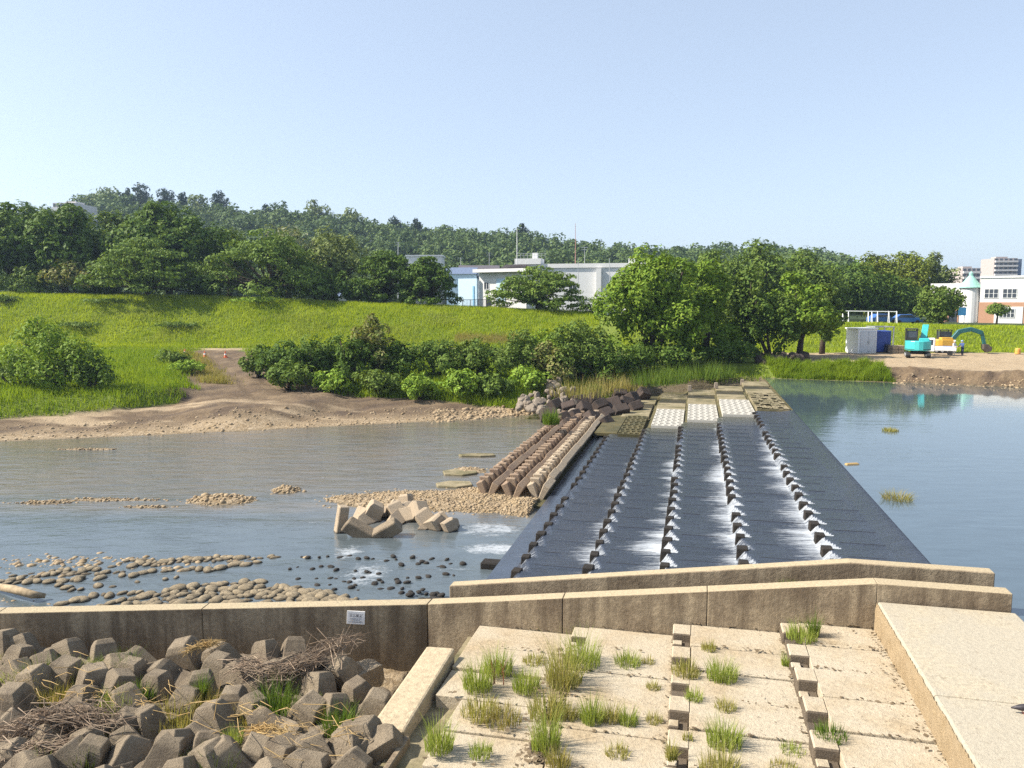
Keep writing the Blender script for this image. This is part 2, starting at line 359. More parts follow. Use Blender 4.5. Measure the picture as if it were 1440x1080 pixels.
def height(X, Y):
    s = Y - yw(X); a = X / np.maximum(Y, 1)
    wl = sstep(19, 5, X)
    n1 = fbm(X * .25, Y * .25, 3) - .47; n2 = fbm(X * 1.1, Y * 1.1, 9) - .47
    d = dirtw(X)
    low = np.interp(s, [-30, -2, 0, 5, 8], [-2.6, -2.25, -1.93, -1.35, -1.1])
    inland = sstep(0, 4.0, s - d)                        # the step from bare bank up on to the grass
    left = low + (np.interp(s, [0, 8, 20, 40], [-.3, -.15, .35, 1.35]) - low) * inland
    rd, rt = ramp_d(X, Y)
    rz = RA.z + (RB.z - RA.z) * rt - .1
    left = left + (rz - left) * sstep(4.2 + 2.4, 2.2 + 1.6, rd + 1.2 - 1.8 * rt) * sstep(90.5, 88, Y)
    left = left + sstep(97, 114, Y) * (crest(X) - 1.35)
    right = np.interp(s, [-30, -3, 0, .4, 1.6, 2.6, 5, 12], [-2.6, -1.6, -.06, .15, .75, 1.12, 1.1, .9]) + (fbm(X * 1.6, Y * 2.2, 15) - .47) * .9 * sstep(.1, 1.0, s) * sstep(3.6, 2.2, s)
    right = right + sstep(93.5, 109, Y) * (crest(X) - .9)
    h = right + (left - right) * wl
    land = sstep(0, 3, s)
    rut = -.10 * np.exp(-((rd - 1.0 - .25 * np.sin(Y * .5)) / .28) ** 2) * sstep(-.0, .1, rt) * (rt < 1) + .07 * np.sin(s * 3.2 + fbm(X * .15, Y * .3, 60) * 9) * sstep(2, 4, s) * sstep(1.5, -1.5, s - d)
    h = h + rut * wl
    h = h + land * n2 * .22 * sstep(120, 90, Y) + land * n1 * .35 * sstep(40, 10, s)
    h = h - sstep(119, 127, Y) * np.maximum(crest(X) - 4.2, 0) * .75      # far side of the levee
    # wooded ridge
    yr = 430.0
    zr = CAMZ + (425 - ridge(a)) / F * yr - 13.0 + 3.5 * sstep(-.2, .0, a)
    hill = 3.5 + (np.maximum(zr, 3.5) - 3.5) * sstep(215, yr, Y) * sstep(1400, 620, Y)
    h = np.where(Y > 200, np.maximum(np.where(Y > 230, 3.0, h), hill + n1 * 3 * sstep(220, 300, Y)), h)
    # river bed and its bars
    for px, py, rx, ry, hh in BARS:
        c = at(px, py, -1.9); q = ((X - c.x) / rx) ** 2 + ((Y - c.y) / ry) ** 2
        h = np.where((s < -.5) & (wl > .5), np.maximum(h, -2.25 + hh * np.exp(-q) + n2 * .10 * np.exp(-q * .6)), h)
    # pit of the armour blocks, below the dry steps
    u, v = UVn(X, Y)
    near = (Y < 18.25) & (v < -4.8)
    h = np.where(near, -2.0 + n2 * .5, h)
    h = np.where((Y < 18.25) & (v >= -4.8), -2.4, h)
    h = np.where((v > -6.6) & (v < 6.9) & (Y > 16) & (u < 71), np.minimum(h, -2.6), h)
    return h
def hz(x, y): return float(height(np.array([x], dtype=float), np.array([y], dtype=float))[0])
def make_ground():
    na, ny = 440, 420
    a = np.concatenate([np.linspace(-1.9, -.82, 40)[:-1], np.linspace(-.82, .82, 361), np.linspace(.82, 1.9, 40)[1:]])
    Y = np.concatenate([np.linspace(7, 46, 130)[:-1], np.linspace(46, 125, 230)[:-1], np.geomspace(125, 3000, 80)])
    A, YY = np.meshgrid(a, Y); X = A * YY; h = height(X, YY)
    nx = len(a); idx = np.arange(nx * len(Y)).reshape(len(Y), nx)
    Fa = np.stack([idx[:-1, :-1], idx[:-1, 1:], idx[1:, 1:], idx[1:, :-1]], -1).reshape(-1, 4)
    s = YY - yw(X); wl = sstep(17, 7, X)
    nb = (fbm(X * .4, YY * .4, 21) - .47) * 5; rd, rt = ramp_d(X, YY)
    dl = sstep(1.2, -.4, s - dirtw(X) - nb * .35) * wl
    dl = np.maximum(dl, sstep(.5, -.5, rd + nb * .5 - 2.6 - 4.2 * rt) * wl)
    road = sstep(2.6, 1.6, np.abs(YY - 93.6)) * wl
    rt_ = (1 - wl) * sstep(27.5, 31, X + nb * .6) * sstep(94.5, 92.8, YY) * sstep(-.4, .2, s)
    dirt = np.clip(dl + (1 - wl) * sstep(30, 33, X) * (s < 4) * (s > -1), 0, 1)
    pale = np.clip(np.maximum(road * .8, rt_ * sstep(2.4, 4.2, s)) + dl * sstep(.52, .62, fbm(X * .12, YY * .5, 40)) * .9 * (s < 9), 0, 1)
    bed = (s < 0) & (YY > 18.3)
    gravel = np.where(bed, 1.0, np.clip(sstep(3.5, .5, s + nb * .3), 0, 1) * wl)
    near = YY < 18.3
    dirt = np.where(near, .8, dirt); pale = np.where(near, 0, pale)
    wood = sstep(121, 128, YY)
    wl_lvl = np.where(wl > .5, -1.9, 0.0)
    wet = np.where(near, 0, np.clip(sstep(.07, -.03, h - wl_lvl), 0, 1)) * np.where(s < 3, 1, 0) * .75
    g = big('ground', np.stack([X, YY, h], -1).reshape(-1, 3), Fa, GROUND, smooth=True,
            attrs=dict(dirt=dirt.ravel(), pale=pale.ravel(), gravel=gravel.ravel(), wood=wood.ravel(), wet=wet.ravel()))
    tag(g, kind='structure')
make_ground()

# ------------------------------------------------------------------ weir cross-section
ROWS = [3.85, 1.46, -.78, -3.02, -5.27]
LEV = [-.15, -.40, -.70, -1.0, -1.3, -1.55]
U0, U1 = 19.0, 48.8
LIPV = -6.15
SPC = 1.30
def ublk(ri, k): return 19.6 + ri * .13 + SPC * k
def notch(ri, u):
    """how far upstream the fall starts: widest just behind a block, narrow in front of the next"""
    fr_ = np.mod((np.asarray(u, dtype=float) - ublk(ri, 0)) / SPC, 1.0)
    return .06 + .40 * (1 - fr_)
def film_z(v, u=None):
    """height of the water skin on the steps at v"""
    v = np.asarray(v, dtype=float)
    z = np.full(v.shape, LEV[0])
    z = np.where(v > 5.6, LEV[0] + (v - 5.6) / .8 * (-.015 - LEV[0]), z)
    for k, r in enumerate(ROWS):
        a, b = LEV[k], LEV[k + 1]; drop = .40 if u is None else notch(k, u)
        z = np.where(v < r + drop, a + (b - a) * np.clip((r + drop - v) / (drop + .1), 0, 1), z)
    z = np.where(v < ROWS[-1] - .15, LEV[-1] - (ROWS[-1] - .15 - v) / .75 * .06, z)
    return z

def water_sheet(name, X, Y, Z, keep, mat, attrs):
    ny, nx = X.shape; idx = np.arange(nx * ny).reshape(ny, nx)
    Fa = np.stack([idx[:-1, :-1], idx[:-1, 1:], idx[1:, 1:], idx[1:, :-1]], -1).reshape(-1, 4)
    kc = (keep[:-1, :-1] & keep[:-1, 1:] & keep[1:, 1:] & keep[1:, :-1]).ravel(); Fa = Fa[kc]
    used = np.unique(Fa); mp = -np.ones(nx * ny, dtype=np.int64); mp[used] = np.arange(len(used))
    V = np.stack([X, Y, Z], -1).reshape(-1, 3)[used]
    o = big(name, V, mp[Fa], mat, smooth=True, attrs={k: np.broadcast_to(a, X.shape).ravel()[used] for k, a in attrs.items()})
    return tag(o, kind='structure')
def sheets():
    # reservoir
    vs = np.concatenate([np.linspace(6.32, 30, 60), np.linspace(30, 160, 30)[1:]]); us = np.linspace(0, 76, 150)
    V, U = np.meshgrid(vs, us); X, Y = U * SN + V * CS, U * CS - V * SN
    rip = .12 + .9 * sstep(.40, .62, fbm(X * .06 + 3, Y * .09, 5)) * sstep(70, 40, U) * sstep(16, 24, U)
    sh = sstep(-6, 0, Y - yw(X)) * .6
    o = water_sheet('reservoir_water', X, Y, np.zeros_like(X), np.ones_like(X, bool), WAT_UP, dict(foam=np.zeros_like(X), shallow=sh, rip=rip))
    # river below
    xs = np.concatenate([np.linspace(-90, -24, 120)[:-1], np.linspace(-24, 8, 170)]); ys = np.linspace(18.2, 66, 260)
    X, Y = np.meshgrid(xs, ys); u, v = UVn(X, Y)
    foam = np.zeros_like(X)
    def spot(px, py, rx, ry, k):
        c = at(px, py, -1.9); return k * np.exp(-(((X - c.x) / rx) ** 2 + ((Y - c.y) / ry) ** 2))
    for sp in [(690, 745, 2.4, 1.8, .62), (705, 772, 1.0, 1.0, .78), (640, 745, 2.6, .8, .42), (680, 772, 1.2, .8, .72), (515, 808, 1.2, 2.2, .62), (490, 776, .9, 1.3, .66), (520, 832, 1.0, .8, .45), (545, 815, .8, .6, .45),
               (300, 733, 7, .5, .42), (430, 735, 3.0, .45, .45), (180, 735, 5, .4, .3), (20, 738, 3, .4, .3), (330, 850, 1.2, .4, .6), (600, 800, 3, 1.2, .35), (560, 752, 2, .3, .35), (500, 760, 1.5, .5, .4), (175, 845, 1.2, .3, .4), (640, 800, 1.4, 1.5, .45), (250, 845, 2.5, .35, .42), (420, 838, 2.2, .4, .42), (330, 812, 2.6, .35, .38), (480, 812, 1.6, .4, .45), (150, 822, 2.5, .3, .36), (430, 790, 2.2, .3, .36), (700, 620, 4, .5, .28), (650, 640, 3, .4, .3), (740, 600, 2, 1.2, .35)]:
        foam = np.maximum(foam, spot(*sp))
    c1 = at(300, 660, -1.9)
    sh = sstep(32.5, 36, Y) * (.6 + .5 * fbm(X * .2, Y * .5, 8)) + sstep(-4, 0, Y - yw(X)) * .5
    sh = np.clip(np.maximum(sh, spot(350, 712, 20, 1.3, .9)), 0, 1)
    sh = np.maximum(sh, spot(620, 715, 6, 2.5, .9)); sh = np.maximum(sh, spot(120, 632, 6, 1.0, .9))
    rip = .45 + .75 * sstep(32, 37, Y) + .5 * sstep(27, 25, Y) + foam * 1.5
    keep = (v < -5.75) & (u > 17.62)
    water_sheet('river_water', X, Y, np.full_like(X, -1.9) + foam * .05 * (vnoise(X * 6, Y * 6, 4)), keep, WAT_DN, dict(foam=foam, shallow=sh, rip=rip))
    # the skin of water running down the steps
    vs = np.arange(LIPV - .02, 6.4, .05); us = np.arange(U0 + .1, U1 + 5, .065)
    V, U = np.meshgrid(vs, us); X, Y = U * SN + V * CS, U * CS - V * SN
    Z = film_z(V, U) + .015
    foam = np.zeros_like(V)
    # how hard each row foams, along the weir
    act = {0: .95, 1: 1.0, 2: .95, 3: .8, 4: .5}
    for k, r in enumerate(ROWS):
        ramp_ = ((V < r + notch(k, U)) & (V > r - .14)) * 1.0
        m = .5 + 1.1 * (fbm(U * .33 + 9 * k, U * 0 + k, 31 + k, 3) - .3); m = np.clip(m * sstep(52, 30, U) + .12, .12, 1.15)
        L = 1.85 * m + .3
        wide = np.clip(1 - (r - .1 - V) / 2.0, 0, 1) * (V <= r - .1) * sstep(.35, .62, fbm(U * .9, V * .3 + 7 * k, 51)) * act[k] * sstep(52, 34, U) * .60
        foam = np.maximum(foam, wide)
        tail = np.clip(1 - (r - .1 - V) / (L * 1.25), 0, 1) * (V <= r - .1) * (.55 + .45 * m) * act[k]
        foam = np.maximum(foam, np.maximum(ramp_ * (.42 + .30 * m) * act[k] ** .5, tail * (.62 + .36 * vnoise(U * 1.7, V * 0 + k, 7))))
    alg = np.zeros_like(V)
    LU = np.select([V > ROWS[0], V > ROWS[1], V > ROWS[2], V > ROWS[3], V > ROWS[4]], [53.0, 51.6, 50.6, 49.7, 50], 51.5)
    alg = sstep(4.5, .3, LU - U) * (V < ROWS[0]) * .8
    rip = np.full_like(V, 1.0); rip = np.where(V < ROWS[-1] - .2, .25, rip)
    water_sheet('weir_water', X, Y, Z, U < LU, WAT_FILM, dict(foam=foam, shallow=alg, rip=rip))
sheets()
# ------------------------------------------------------------------ walls
def wall_mesh(front, back, zb, ends=True):
    """front/back: [(x, y, ztop)], zb: bottom. slot 0 faces, slot 1 top"""
    mb = MB(); n = len(front)
    vs = [Vector((p[0], p[1], p[2])) for p in front] + [Vector((p[0], p[1], p[2])) for p in back]
    vs += [Vector((p[0], p[1], zb)) for p in front] + [Vector((p[0], p[1], zb)) for p in back]
    f0 = []; f1 = []
    for i in range(n - 1):
        f0 += [(i, i + 1, 2*n + i + 1, 2*n + i), (n + i + 1, n + i, 3*n + i, 3*n + i + 1), (2*n + i, 2*n+i+1, 3*n+i+1, 3*n+i)]
        f1 += [(i, n + i, n + i + 1, i + 1)]
    f0 += [(0, 2*n, 3*n, n), (n-1, 2*n-1, 4*n-1, 3*n-1)]
    mb.add(vs, f0, 0); k = len(mb.F)
    for f in f1: mb.F.append(list(f)); mb.M.append(1)
    return mb
def wz(v, a=-6.2, b=3.9): return -.4 + 1.4 * min(max((v - a) / (b - a), 0), 1)
# first wall: long leg past the armour blocks, and the stepped leg across the weir
def leg_pts(u, vs, a, b, mid=None):
    return [(*W(u, v).xy, wz(v, a, b)) for v in vs]
t = thing('concrete_wall', 'long low stained concrete wall with a white plate, behind the armour blocks and dry steps', 'wall', (-2.1, 18.2, -2.4))
for va, vb in ((-6.26, -2.9), (-2.885, .4), (.415, 3.93), (3.93, 6.52)):
    vs = [va, (va + vb) / 2, vb]
    wall_mesh(leg_pts(17.42, vs, -6.2, 3.93), leg_pts(17.80, vs, -6.2, 3.93), -2.8).build('stepped_leg', [CONC_WALL, CONC_COPE], t, bevel=.018, seg=2)
p0, p0b = W(17.42, -6.285), W(17.80, -6.285)
def lerp3(a, b, f): return tuple(a[i] + (b[i] - a[i]) * f for i in range(3))
FA, FB = [(-19, 17.75, -.47), (-12.4, 17.93, -.44), (p0.x, p0.y, -.405)], [(-19, 18.13, -.47), (-12.4, 18.31, -.44), (p0b.x, p0b.y, -.405)]
wall_mesh(FA[:2], FB[:2], -2.8).build('level_leg', [CONC_WALL, CONC_COPE], t, bevel=.018, seg=2)
for fa, fb in ((.0012, .47), (.4715, 1)):
    wall_mesh([lerp3(FA[1], FA[2], f) for f in (fa, fb)], [lerp3(FB[1], FB[2], f) for f in (fa, fb)], -2.8).build('level_leg', [CONC_WALL, CONC_COPE], t, bevel=.018, seg=2)
t = thing('channel_wall', 'lower concrete wall at the foot of the wet weir, second from the camera', 'wall', W(18.9, 0, -2.4))
vs = [-6.12, -4, -1, 2, 3.62, 6.63]
wall_mesh(leg_pts(18.72, vs, -6.1, 3.62), leg_pts(19.06, vs, -6.1, 3.62), -2.8).build('wall_body', [CONC_WALL, CONC_COPE], t, bevel=.02)
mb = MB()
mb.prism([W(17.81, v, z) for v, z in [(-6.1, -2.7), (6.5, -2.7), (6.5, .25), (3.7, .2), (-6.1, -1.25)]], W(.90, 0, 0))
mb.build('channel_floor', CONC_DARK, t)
# white plate with its notice
pc = atY(496.5, 876.5, 17.97); c0 = Vector((pc.x, 0, pc.z))
fy = 17.93 + (pc.x + 12.4) / (p0.x + 12.4) * (p0.y - 17.93)
t = thing('notice_plate', 'small white rectangular notice plate fixed high on the long stained wall', 'sign', (pc.x, fy, pc.z))
tilt = Matrix.Rotation(R(3.5), 3, 'Y')
MB().box((pc.x, fy - .012, pc.z), (.44, .02, .335), rot=tilt).build('plate', m_plain('plate_white', (.78, .77, .76), .5, var=.04), t, bevel=.004)
INK = m_plain('ink_grey', (.16, .16, .18), .7)
fr = MB()
for dx, dz, w, h in [(0, .095, .36, .006), (0, -.105, .36, .006), (0, -.12, .37, .004), (0, -.022, .30, .008), (-.02, -.05, .26, .008), (0, -.078, .3, .006)]:
    fr.box(Vector((pc.x, fy - .0255, pc.z)) + tilt @ Vector((dx, 0, dz)), (w, .003, h), rot=tilt)
fr.build('notice_line', INK, t)
def text_mesh(name, body, size, mat, parent, loc, rot, align='CENTER'):
    cu = bpy.data.curves.new(name, 'FONT'); cu.body = body; cu.size = size; cu.align_x = align; cu.align_y = 'CENTER'; cu.extrude = .002
    cu.space_character = 1.15
    o = bpy.data.objects.new(name + '_src', cu); col.objects.link(o)
    dg = bpy.context.evaluated_depsgraph_get(); me = bpy.data.meshes.new_from_object(o.evaluated_get(dg))
    bpy.data.objects.remove(o); me.materials.clear(); me.materials.append(mat); me.name = name
    x = bpy.data.objects.new(name, me); col.objects.link(x); x.parent = parent
    x.location = Vector(loc) - Vector(root_of(parent).location); x.rotation_euler = rot
    return x
text_mesh('notice_text', '立入禁止', .075, INK, t, (pc.x, fy - .026, pc.z + .045), (R(90), R(3.5), 0))

# ------------------------------------------------------------------ dry steps on the near side
DRY = [(2.05, 3.92, 0.0), (-.25, 2.05, -.28), (-2.55, -.25, -.55), (-4.92, -2.55, -.78)]
def dry_pt(px, py):
    for v0, v1, z in DRY:
        p = at(px, py, z); u, v = UVn(p.x, p.y)
        if v >= v0: return p
    return at(px, py, -.78)
t = thing('stepped_apron', 'dry pale concrete steps with weeds in the joints, below the long wall', 'weir apron', W(13, -.5, -1.3))
r2 = random.Random(3)
for ci, (v0, v1, z) in enumerate(DRY):
    u = 17.41; k = 0
    if ci == 3: u = 17.41
    while u > 9.5:
        L = 1.12; e = .31 if ci < 3 else 0
        dz = r2.uniform(-.03, .03) - (0 if ci < 3 else (17.4 - u) * .03)
        mb = MB(); g = .013
        pts = [W(u - L + g, v0 + e + r2.uniform(-.02, .02), z + dz), W(u - L + g, v1 + (.3 if ci else -.0), z + dz + r2.uniform(-.015, .015)), W(u - g, v1 + (.3 if ci else 0), z + dz + r2.uniform(-.015, .015)), W(u - g, v0 + e + r2.uniform(-.02, .02), z + dz)]
        if ci == 3 and u < 14.3: pts[0] += W(0, .55, 0); pts[3] += W(0, .55, 0)
        mb.prism([p - Vector((0, 0, .45)) for p in pts], (0, 0, .45)) if False else mb.add([p - Vector((0, 0, .5)) for p in pts] + pts, [(0,3,2,1),(4,5,6,7),(0,1,5,4),(1,2,6,5),(2,3,7,6),(3,0,4,7)])
        mb.build('slab', CONC_SLAB, t, bevel=.016, seg=2)
        if ci < 3:
            b = MB(); q = r2.uniform(-.02, .02)
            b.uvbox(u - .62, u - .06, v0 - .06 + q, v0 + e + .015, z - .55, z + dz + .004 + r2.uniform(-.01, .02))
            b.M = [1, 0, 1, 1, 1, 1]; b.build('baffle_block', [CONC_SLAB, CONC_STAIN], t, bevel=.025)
            if r2.random() < .8:
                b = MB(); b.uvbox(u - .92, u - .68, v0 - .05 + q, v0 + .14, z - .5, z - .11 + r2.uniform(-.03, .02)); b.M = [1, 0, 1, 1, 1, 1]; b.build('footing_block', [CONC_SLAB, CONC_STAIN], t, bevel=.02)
        u -= L; k += 1
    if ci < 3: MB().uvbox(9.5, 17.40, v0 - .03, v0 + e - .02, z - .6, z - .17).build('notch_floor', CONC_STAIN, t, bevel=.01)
    MB().uvbox(9.5, 17.41, v0 - .3, v1 + .2, -2.2, z - .34).build('bedding', CONC_TAN, t)
# the sloping edge beam and the big pale slab
t = thing('edge_beam', 'sloping pale concrete beam edging the dry steps beside the armour blocks', 'beam', W(14, -5.3, -1.6))
mb = MB(); a0, a1 = W(15.55, -5.62), W(15.6, -4.98); b0, b1 = W(12.75, -5.72), W(12.72, -5.05)
def up(p, z): return Vector((p.x, p.y, z))
mb.add([up(b0, -2.4), up(b1, -2.4), up(a1, -2.4), up(a0, -2.4), up(b0, -.84), up(b1, -.86), up(a1, -.56), up(a0, -.56)], [(0,3,2,1),(4,5,6,7),(0,1,5,4),(1,2,6,5),(2,3,7,6),(3,0,4,7)])
mb.build('beam', CONC_SUN, t, bevel=.05, seg=2)
MB().uvbox(9.5, 12.7, -5.05, -4.93, -2.4, -.95).build('side_face', CONC_WALL, t, bevel=.02)
t = thing('crest_slab', 'broad raised pale concrete slab at the right, touching the end of the wall', 'slab', W(14, 5.2, -.5))
mb = MB().uvbox(13.32, 17.38, 3.94, 6.58, -1.2, .62); mb.uvbox(8.0, 13.305, 3.94, 6.585, -1.2, .622)
o = mb.build('slab_body', [CONC_CREST], t, bevel=.035, seg=2)
CREST_SIDE = m_conc('concrete_rough_side', (.40, .30, .18), (.22, .16, .09), (.45, .7), 3, bump=1.0)
nc, nr_ = 150, 7; V = []; Fq = []
for i in range(nc):
    for j in range(nr_):
        V.append(W(8 + 9.38 * i / (nc - 1), 3.905 + (r2.uniform(-.02, .012) if j < nr_ - 1 else .02), -.5 + 1.09 * j / (nr_ - 1) + (r2.uniform(-.035, .01) if j == nr_ - 1 else 0)))
for i in range(nc - 1):
    for j in range(nr_ - 1): Fq.append((i * nr_ + j, (i + 1) * nr_ + j, (i + 1) * nr_ + j + 1, i * nr_ + j + 1))
mb = MB().add(V, Fq)
mb.build('rough_side', CREST_SIDE, t)

# ------------------------------------------------------------------ the wet weir
t = thing('stepped_weir', 'broad stepped weir under a thin skin of running water, with rows of dark blocks', 'weir', W(33, 0, -2.4))
prof = [(6.40, -.02), (5.6, LEV[0])]
for k, r in enumerate(ROWS): prof += [(r + .46, LEV[k]), (r - .10, LEV[k + 1])]
prof += [(LIPV, float(film_z(LIPV)))]
mb = MB(); n = len(prof)
for U in (U0 + .02, 71.0): mb.V += [tuple(W(U, v, z - .04 - (.06 if 0 < i < n - 1 else 0) * (1 if U > 60 else 0))) for i, (v, z) in enumerate(prof)]
for i in range(n - 1): mb.F.append([i, i + 1, n + i + 1, n + i]); mb.M.append(0)
k0 = len(mb.V)
mb.V += [tuple(W(U0 + .02, LIPV + .12, -3)), tuple(W(71, LIPV + .12, -3)), tuple(W(U0 + .02, 6.9, -3)), tuple(W(71, 6.9, -3))]
mb.F += [[n - 1, 2 * n - 1, k0 + 1, k0], [0, n, k0 + 3, k0 + 2]]; mb.M += [0, 0]
mb.build('weir_body', CONC_ALGAE, t, fix=False)
bm_ = MB().box((0, 0, -.16), (.42, .36, .36), top=(.95, .8)); proto = None; nb = 0
extra = MB()
for ri, r in enumerate(ROWS):
    k = 0; u = ublk(ri, 0)
    uend = [52.5, 48.9, 48.6, 48.6, 49.5][ri]
    while u < uend:
        z = LEV[ri] + .012 + rnd.uniform(-.012, .025); p = W(u, r + .06 + rnd.uniform(-.025, .025), z)
        if rnd.random() > .04:
            if nb < 100 or True:
                if proto is None:
                    proto = MB().box((0, 0, -.15), (.32, .42, .38), top=(.9, .85)).build('baffle_block', CONC_DARK, t, bevel=.02); o = proto
                    for vtx in proto.data.vertices: vtx.co = vtx.co + Vector(t.location)
                else:
                    o = proto.copy(); col.objects.link(o); o.parent = t
                o.location = p - t.location; o.rotation_euler = (rnd.uniform(-.04, .04), rnd.uniform(-.04, .04), -YAW + rnd.uniform(-.06, .06)); s = rnd.uniform(.9, 1.12); o.scale = (s, rnd.uniform(.85, 1.15), 1)
                nb += 1
        k += 1; u = ublk(ri, k)
# low joint ridges between the blocks of each step show as dark ripples: thin dark ribs just breaking the water
rib = MB()
for ri in range(6):
    v1 = [6.2] + ROWS; v2 = ROWS + [LIPV]
    if ri in (5,): continue
    for u in np.arange(20.1, 48, 1.31):
        a, b = v2[ri] + .5, v1[ri] - .25 if ri else 5.8
        L = rnd.choice((1, 1, .97, .7, .4)) * (b - a)
        rib.uvbox(u + ri * .13 + .1, u + ri * .13 + .118, a, a + L, LEV[ri] - .1, LEV[ri] + rnd.uniform(.017, .024))
rib.build('joint_ridge', CONC_DARK, t)['kind'] = 'stuff'

# far panels lying on the weir
def panel(name, label, u0, u1, v0, v1, z, mat, nu, nv, hole=.5, jit=0.0, group=None, thick=.2, cat='concrete panel'):
    o = thing(name, label, cat, W((u0 + u1) / 2, (v0 + v1) / 2, z), group)
    mb = MB(); du, dv = (u1 - u0) / nu, (v1 - v0) / nv
    q = random.Random(name + label)
    for i in range(nu):
        for j in range(nv):
            a, b = u0 + i * du, v0 + j * dv
            hu, hv = du * hole / 2 * (1 - q.random() * jit), dv * hole / 2 * (1 - q.random() * jit)
            cu, cv = a + du / 2 + du * jit * q.uniform(-.2, .2), b + dv / 2 + (dv * .12 if i % 2 else -dv * .12)
            zt = z + thick + q.uniform(-.03, .03) * jit * 3
            O = [W(a, b, zt), W(a, b + dv, zt), W(a + du, b + dv, zt), W(a + du, b, zt)]
            I = [W(cu - hu, cv - hv, zt), W(cu - hu, cv + hv, zt), W(cu + hu, cv + hv, zt), W(cu + hu, cv - hv, zt)]
            B = [p - Vector((0, 0, thick * .8)) for p in I]
            f = []
            for k in range(4):
                m = (k + 1) % 4; f += [(k, m, 4 + m, 4 + k), (4 + k, 4 + m, 8 + m, 8 + k)]
            f.append((8, 9, 10, 11)); mb.add(O + I + B, f)
    mb.add([W(u0, v0, z + thick), W(u0, v1, z + thick), W(u1, v1, z + thick), W(u1, v0, z + thick), W(u0, v0, z - .15), W(u0, v1, z - .15), W(u1, v1, z - .15), W(u1, v0, z - .15)], [(0,1,5,4),(1,2,6,5),(2,3,7,6),(3,0,4,7)])
    mb.build('perforated_top', mat, o, fix=False)
    return o
G = 'white perforated panels on the weir'
panel('perforated_panel', 'leftmost of three white perforated concrete panels on the far weir', 49.6, 57.6, ROWS[3] + .40, ROWS[2] + .14, LEV[3] - .02, PANEL_W, 12, 5, .58, group=G, thick=.2)
panel('perforated_panel', 'middle of three white perforated concrete panels on the far weir', 50.6, 58.6, ROWS[2] + .40, ROWS[1] + .14, LEV[2] - .02, PANEL_W, 12, 5, .58, group=G, thick=.2)
panel('perforated_panel', 'rightmost of three white perforated concrete panels on the far weir', 51.6, 59.6, ROWS[1] + .40, ROWS[0] + .12, LEV[1] - .02, PANEL_W, 12, 5, .58, group=G, thick=.2)
panel('perforated_panel', 'dark mossy perforated concrete panel beside the white ones', 47.6, 55.5, -4.55, ROWS[3] - .14, LEV[4] + .0, CONC_ALGAE, 11, 4, .62)
panel('holed_panel', 'rough tan stone panel with broken holes beside the reservoir edge', 53.2, 62.5, ROWS[0] + .27, 6.15, LEV[0] - .06, CONC_TAN, 13, 6, .66, .8)
def slabthing(name, label, u0, u1, v0, v1, z, mat, cat='slab', th=.22, group=None):
    o = thing(name, label, cat, W((u0 + u1) / 2, (v0 + v1) / 2, z - th), group)
    MB().uvbox(u0, u1, v0, v1, z - th, z).build('slab_block', mat, o, bevel=.03); return o
slabthing('mossy_slab', 'flat mossy green slab left of the dark perforated panel', 48.5, 56.5, -6.1, -4.65, LEV[4] + .08, CONC_ALGAE)
gl = 'flat tan slabs at the far end of the weir'
ends_ = [(4.05, 6.1, 62.7, 65.5), (1.78, 3.9, 59.9, 63.4), (-.46, 1.66, 58.9, 62.6), (-2.7, -.58, 57.9, 61.6), (-5.1, -3.12, 55.8, 60.4), (-7.1, -5.2, 57.0, 60.0)]
for k, (v0, v1, u0, u1) in enumerate(ends_):
    z = LEV[k] + .12
    slabthing('tan_slab', 'flat tan concrete slab behind the panels at the far end of the weir', u0, u1, v0, v1, z, CONC_TAN, group=gl)
    slabthing('wet_slab', 'dark wet algae slab at the far end of the weir', u1 + .2, u1 + 2.5, v0, v1, z - .06, m_conc('concrete_wet', (.06, .05, .03), (.02, .02, .012), (.4, .6), .8, bump=.3) if k == 0 else bpy.data.materials['concrete_wet'], group='dark wet slabs at the far end of the weir')
    slabthing('tan_slab', 'flat tan concrete slab close under the far bank', u1 + 2.7, u1 + 6.2, v0, v1 + .1, z + .02, CONC_TAN, group='flat tan slabs under the far bank')
for px, py in [(970, 548), (1007, 544), (1044, 539)]:
    p = at(px, py, -.1); o = thing('marker_stub', 'small grey concrete stub among the far wet slabs', 'stub', (p.x, p.y, p.z - .3), 'concrete stubs among the far slabs')
    MB().box((p.x, p.y, p.z + .12), (.36, .36, .5), rz=-YAW, top=(.8, .8)).build('stub_post', RUBBLE, o, bevel=.03)
# dark hollow block at the weir toe
p = at(692, 792, -1.75)
t = thing('toe_block', 'dark square concrete block where the weir edge meets the foaming river', 'block', (p.x, p.y, -2.2))
MB().box((p.x, p.y, -1.98), (.7, .5, .62), rz=-YAW).build('block_body', CONC_DARK, t, bevel=.04)

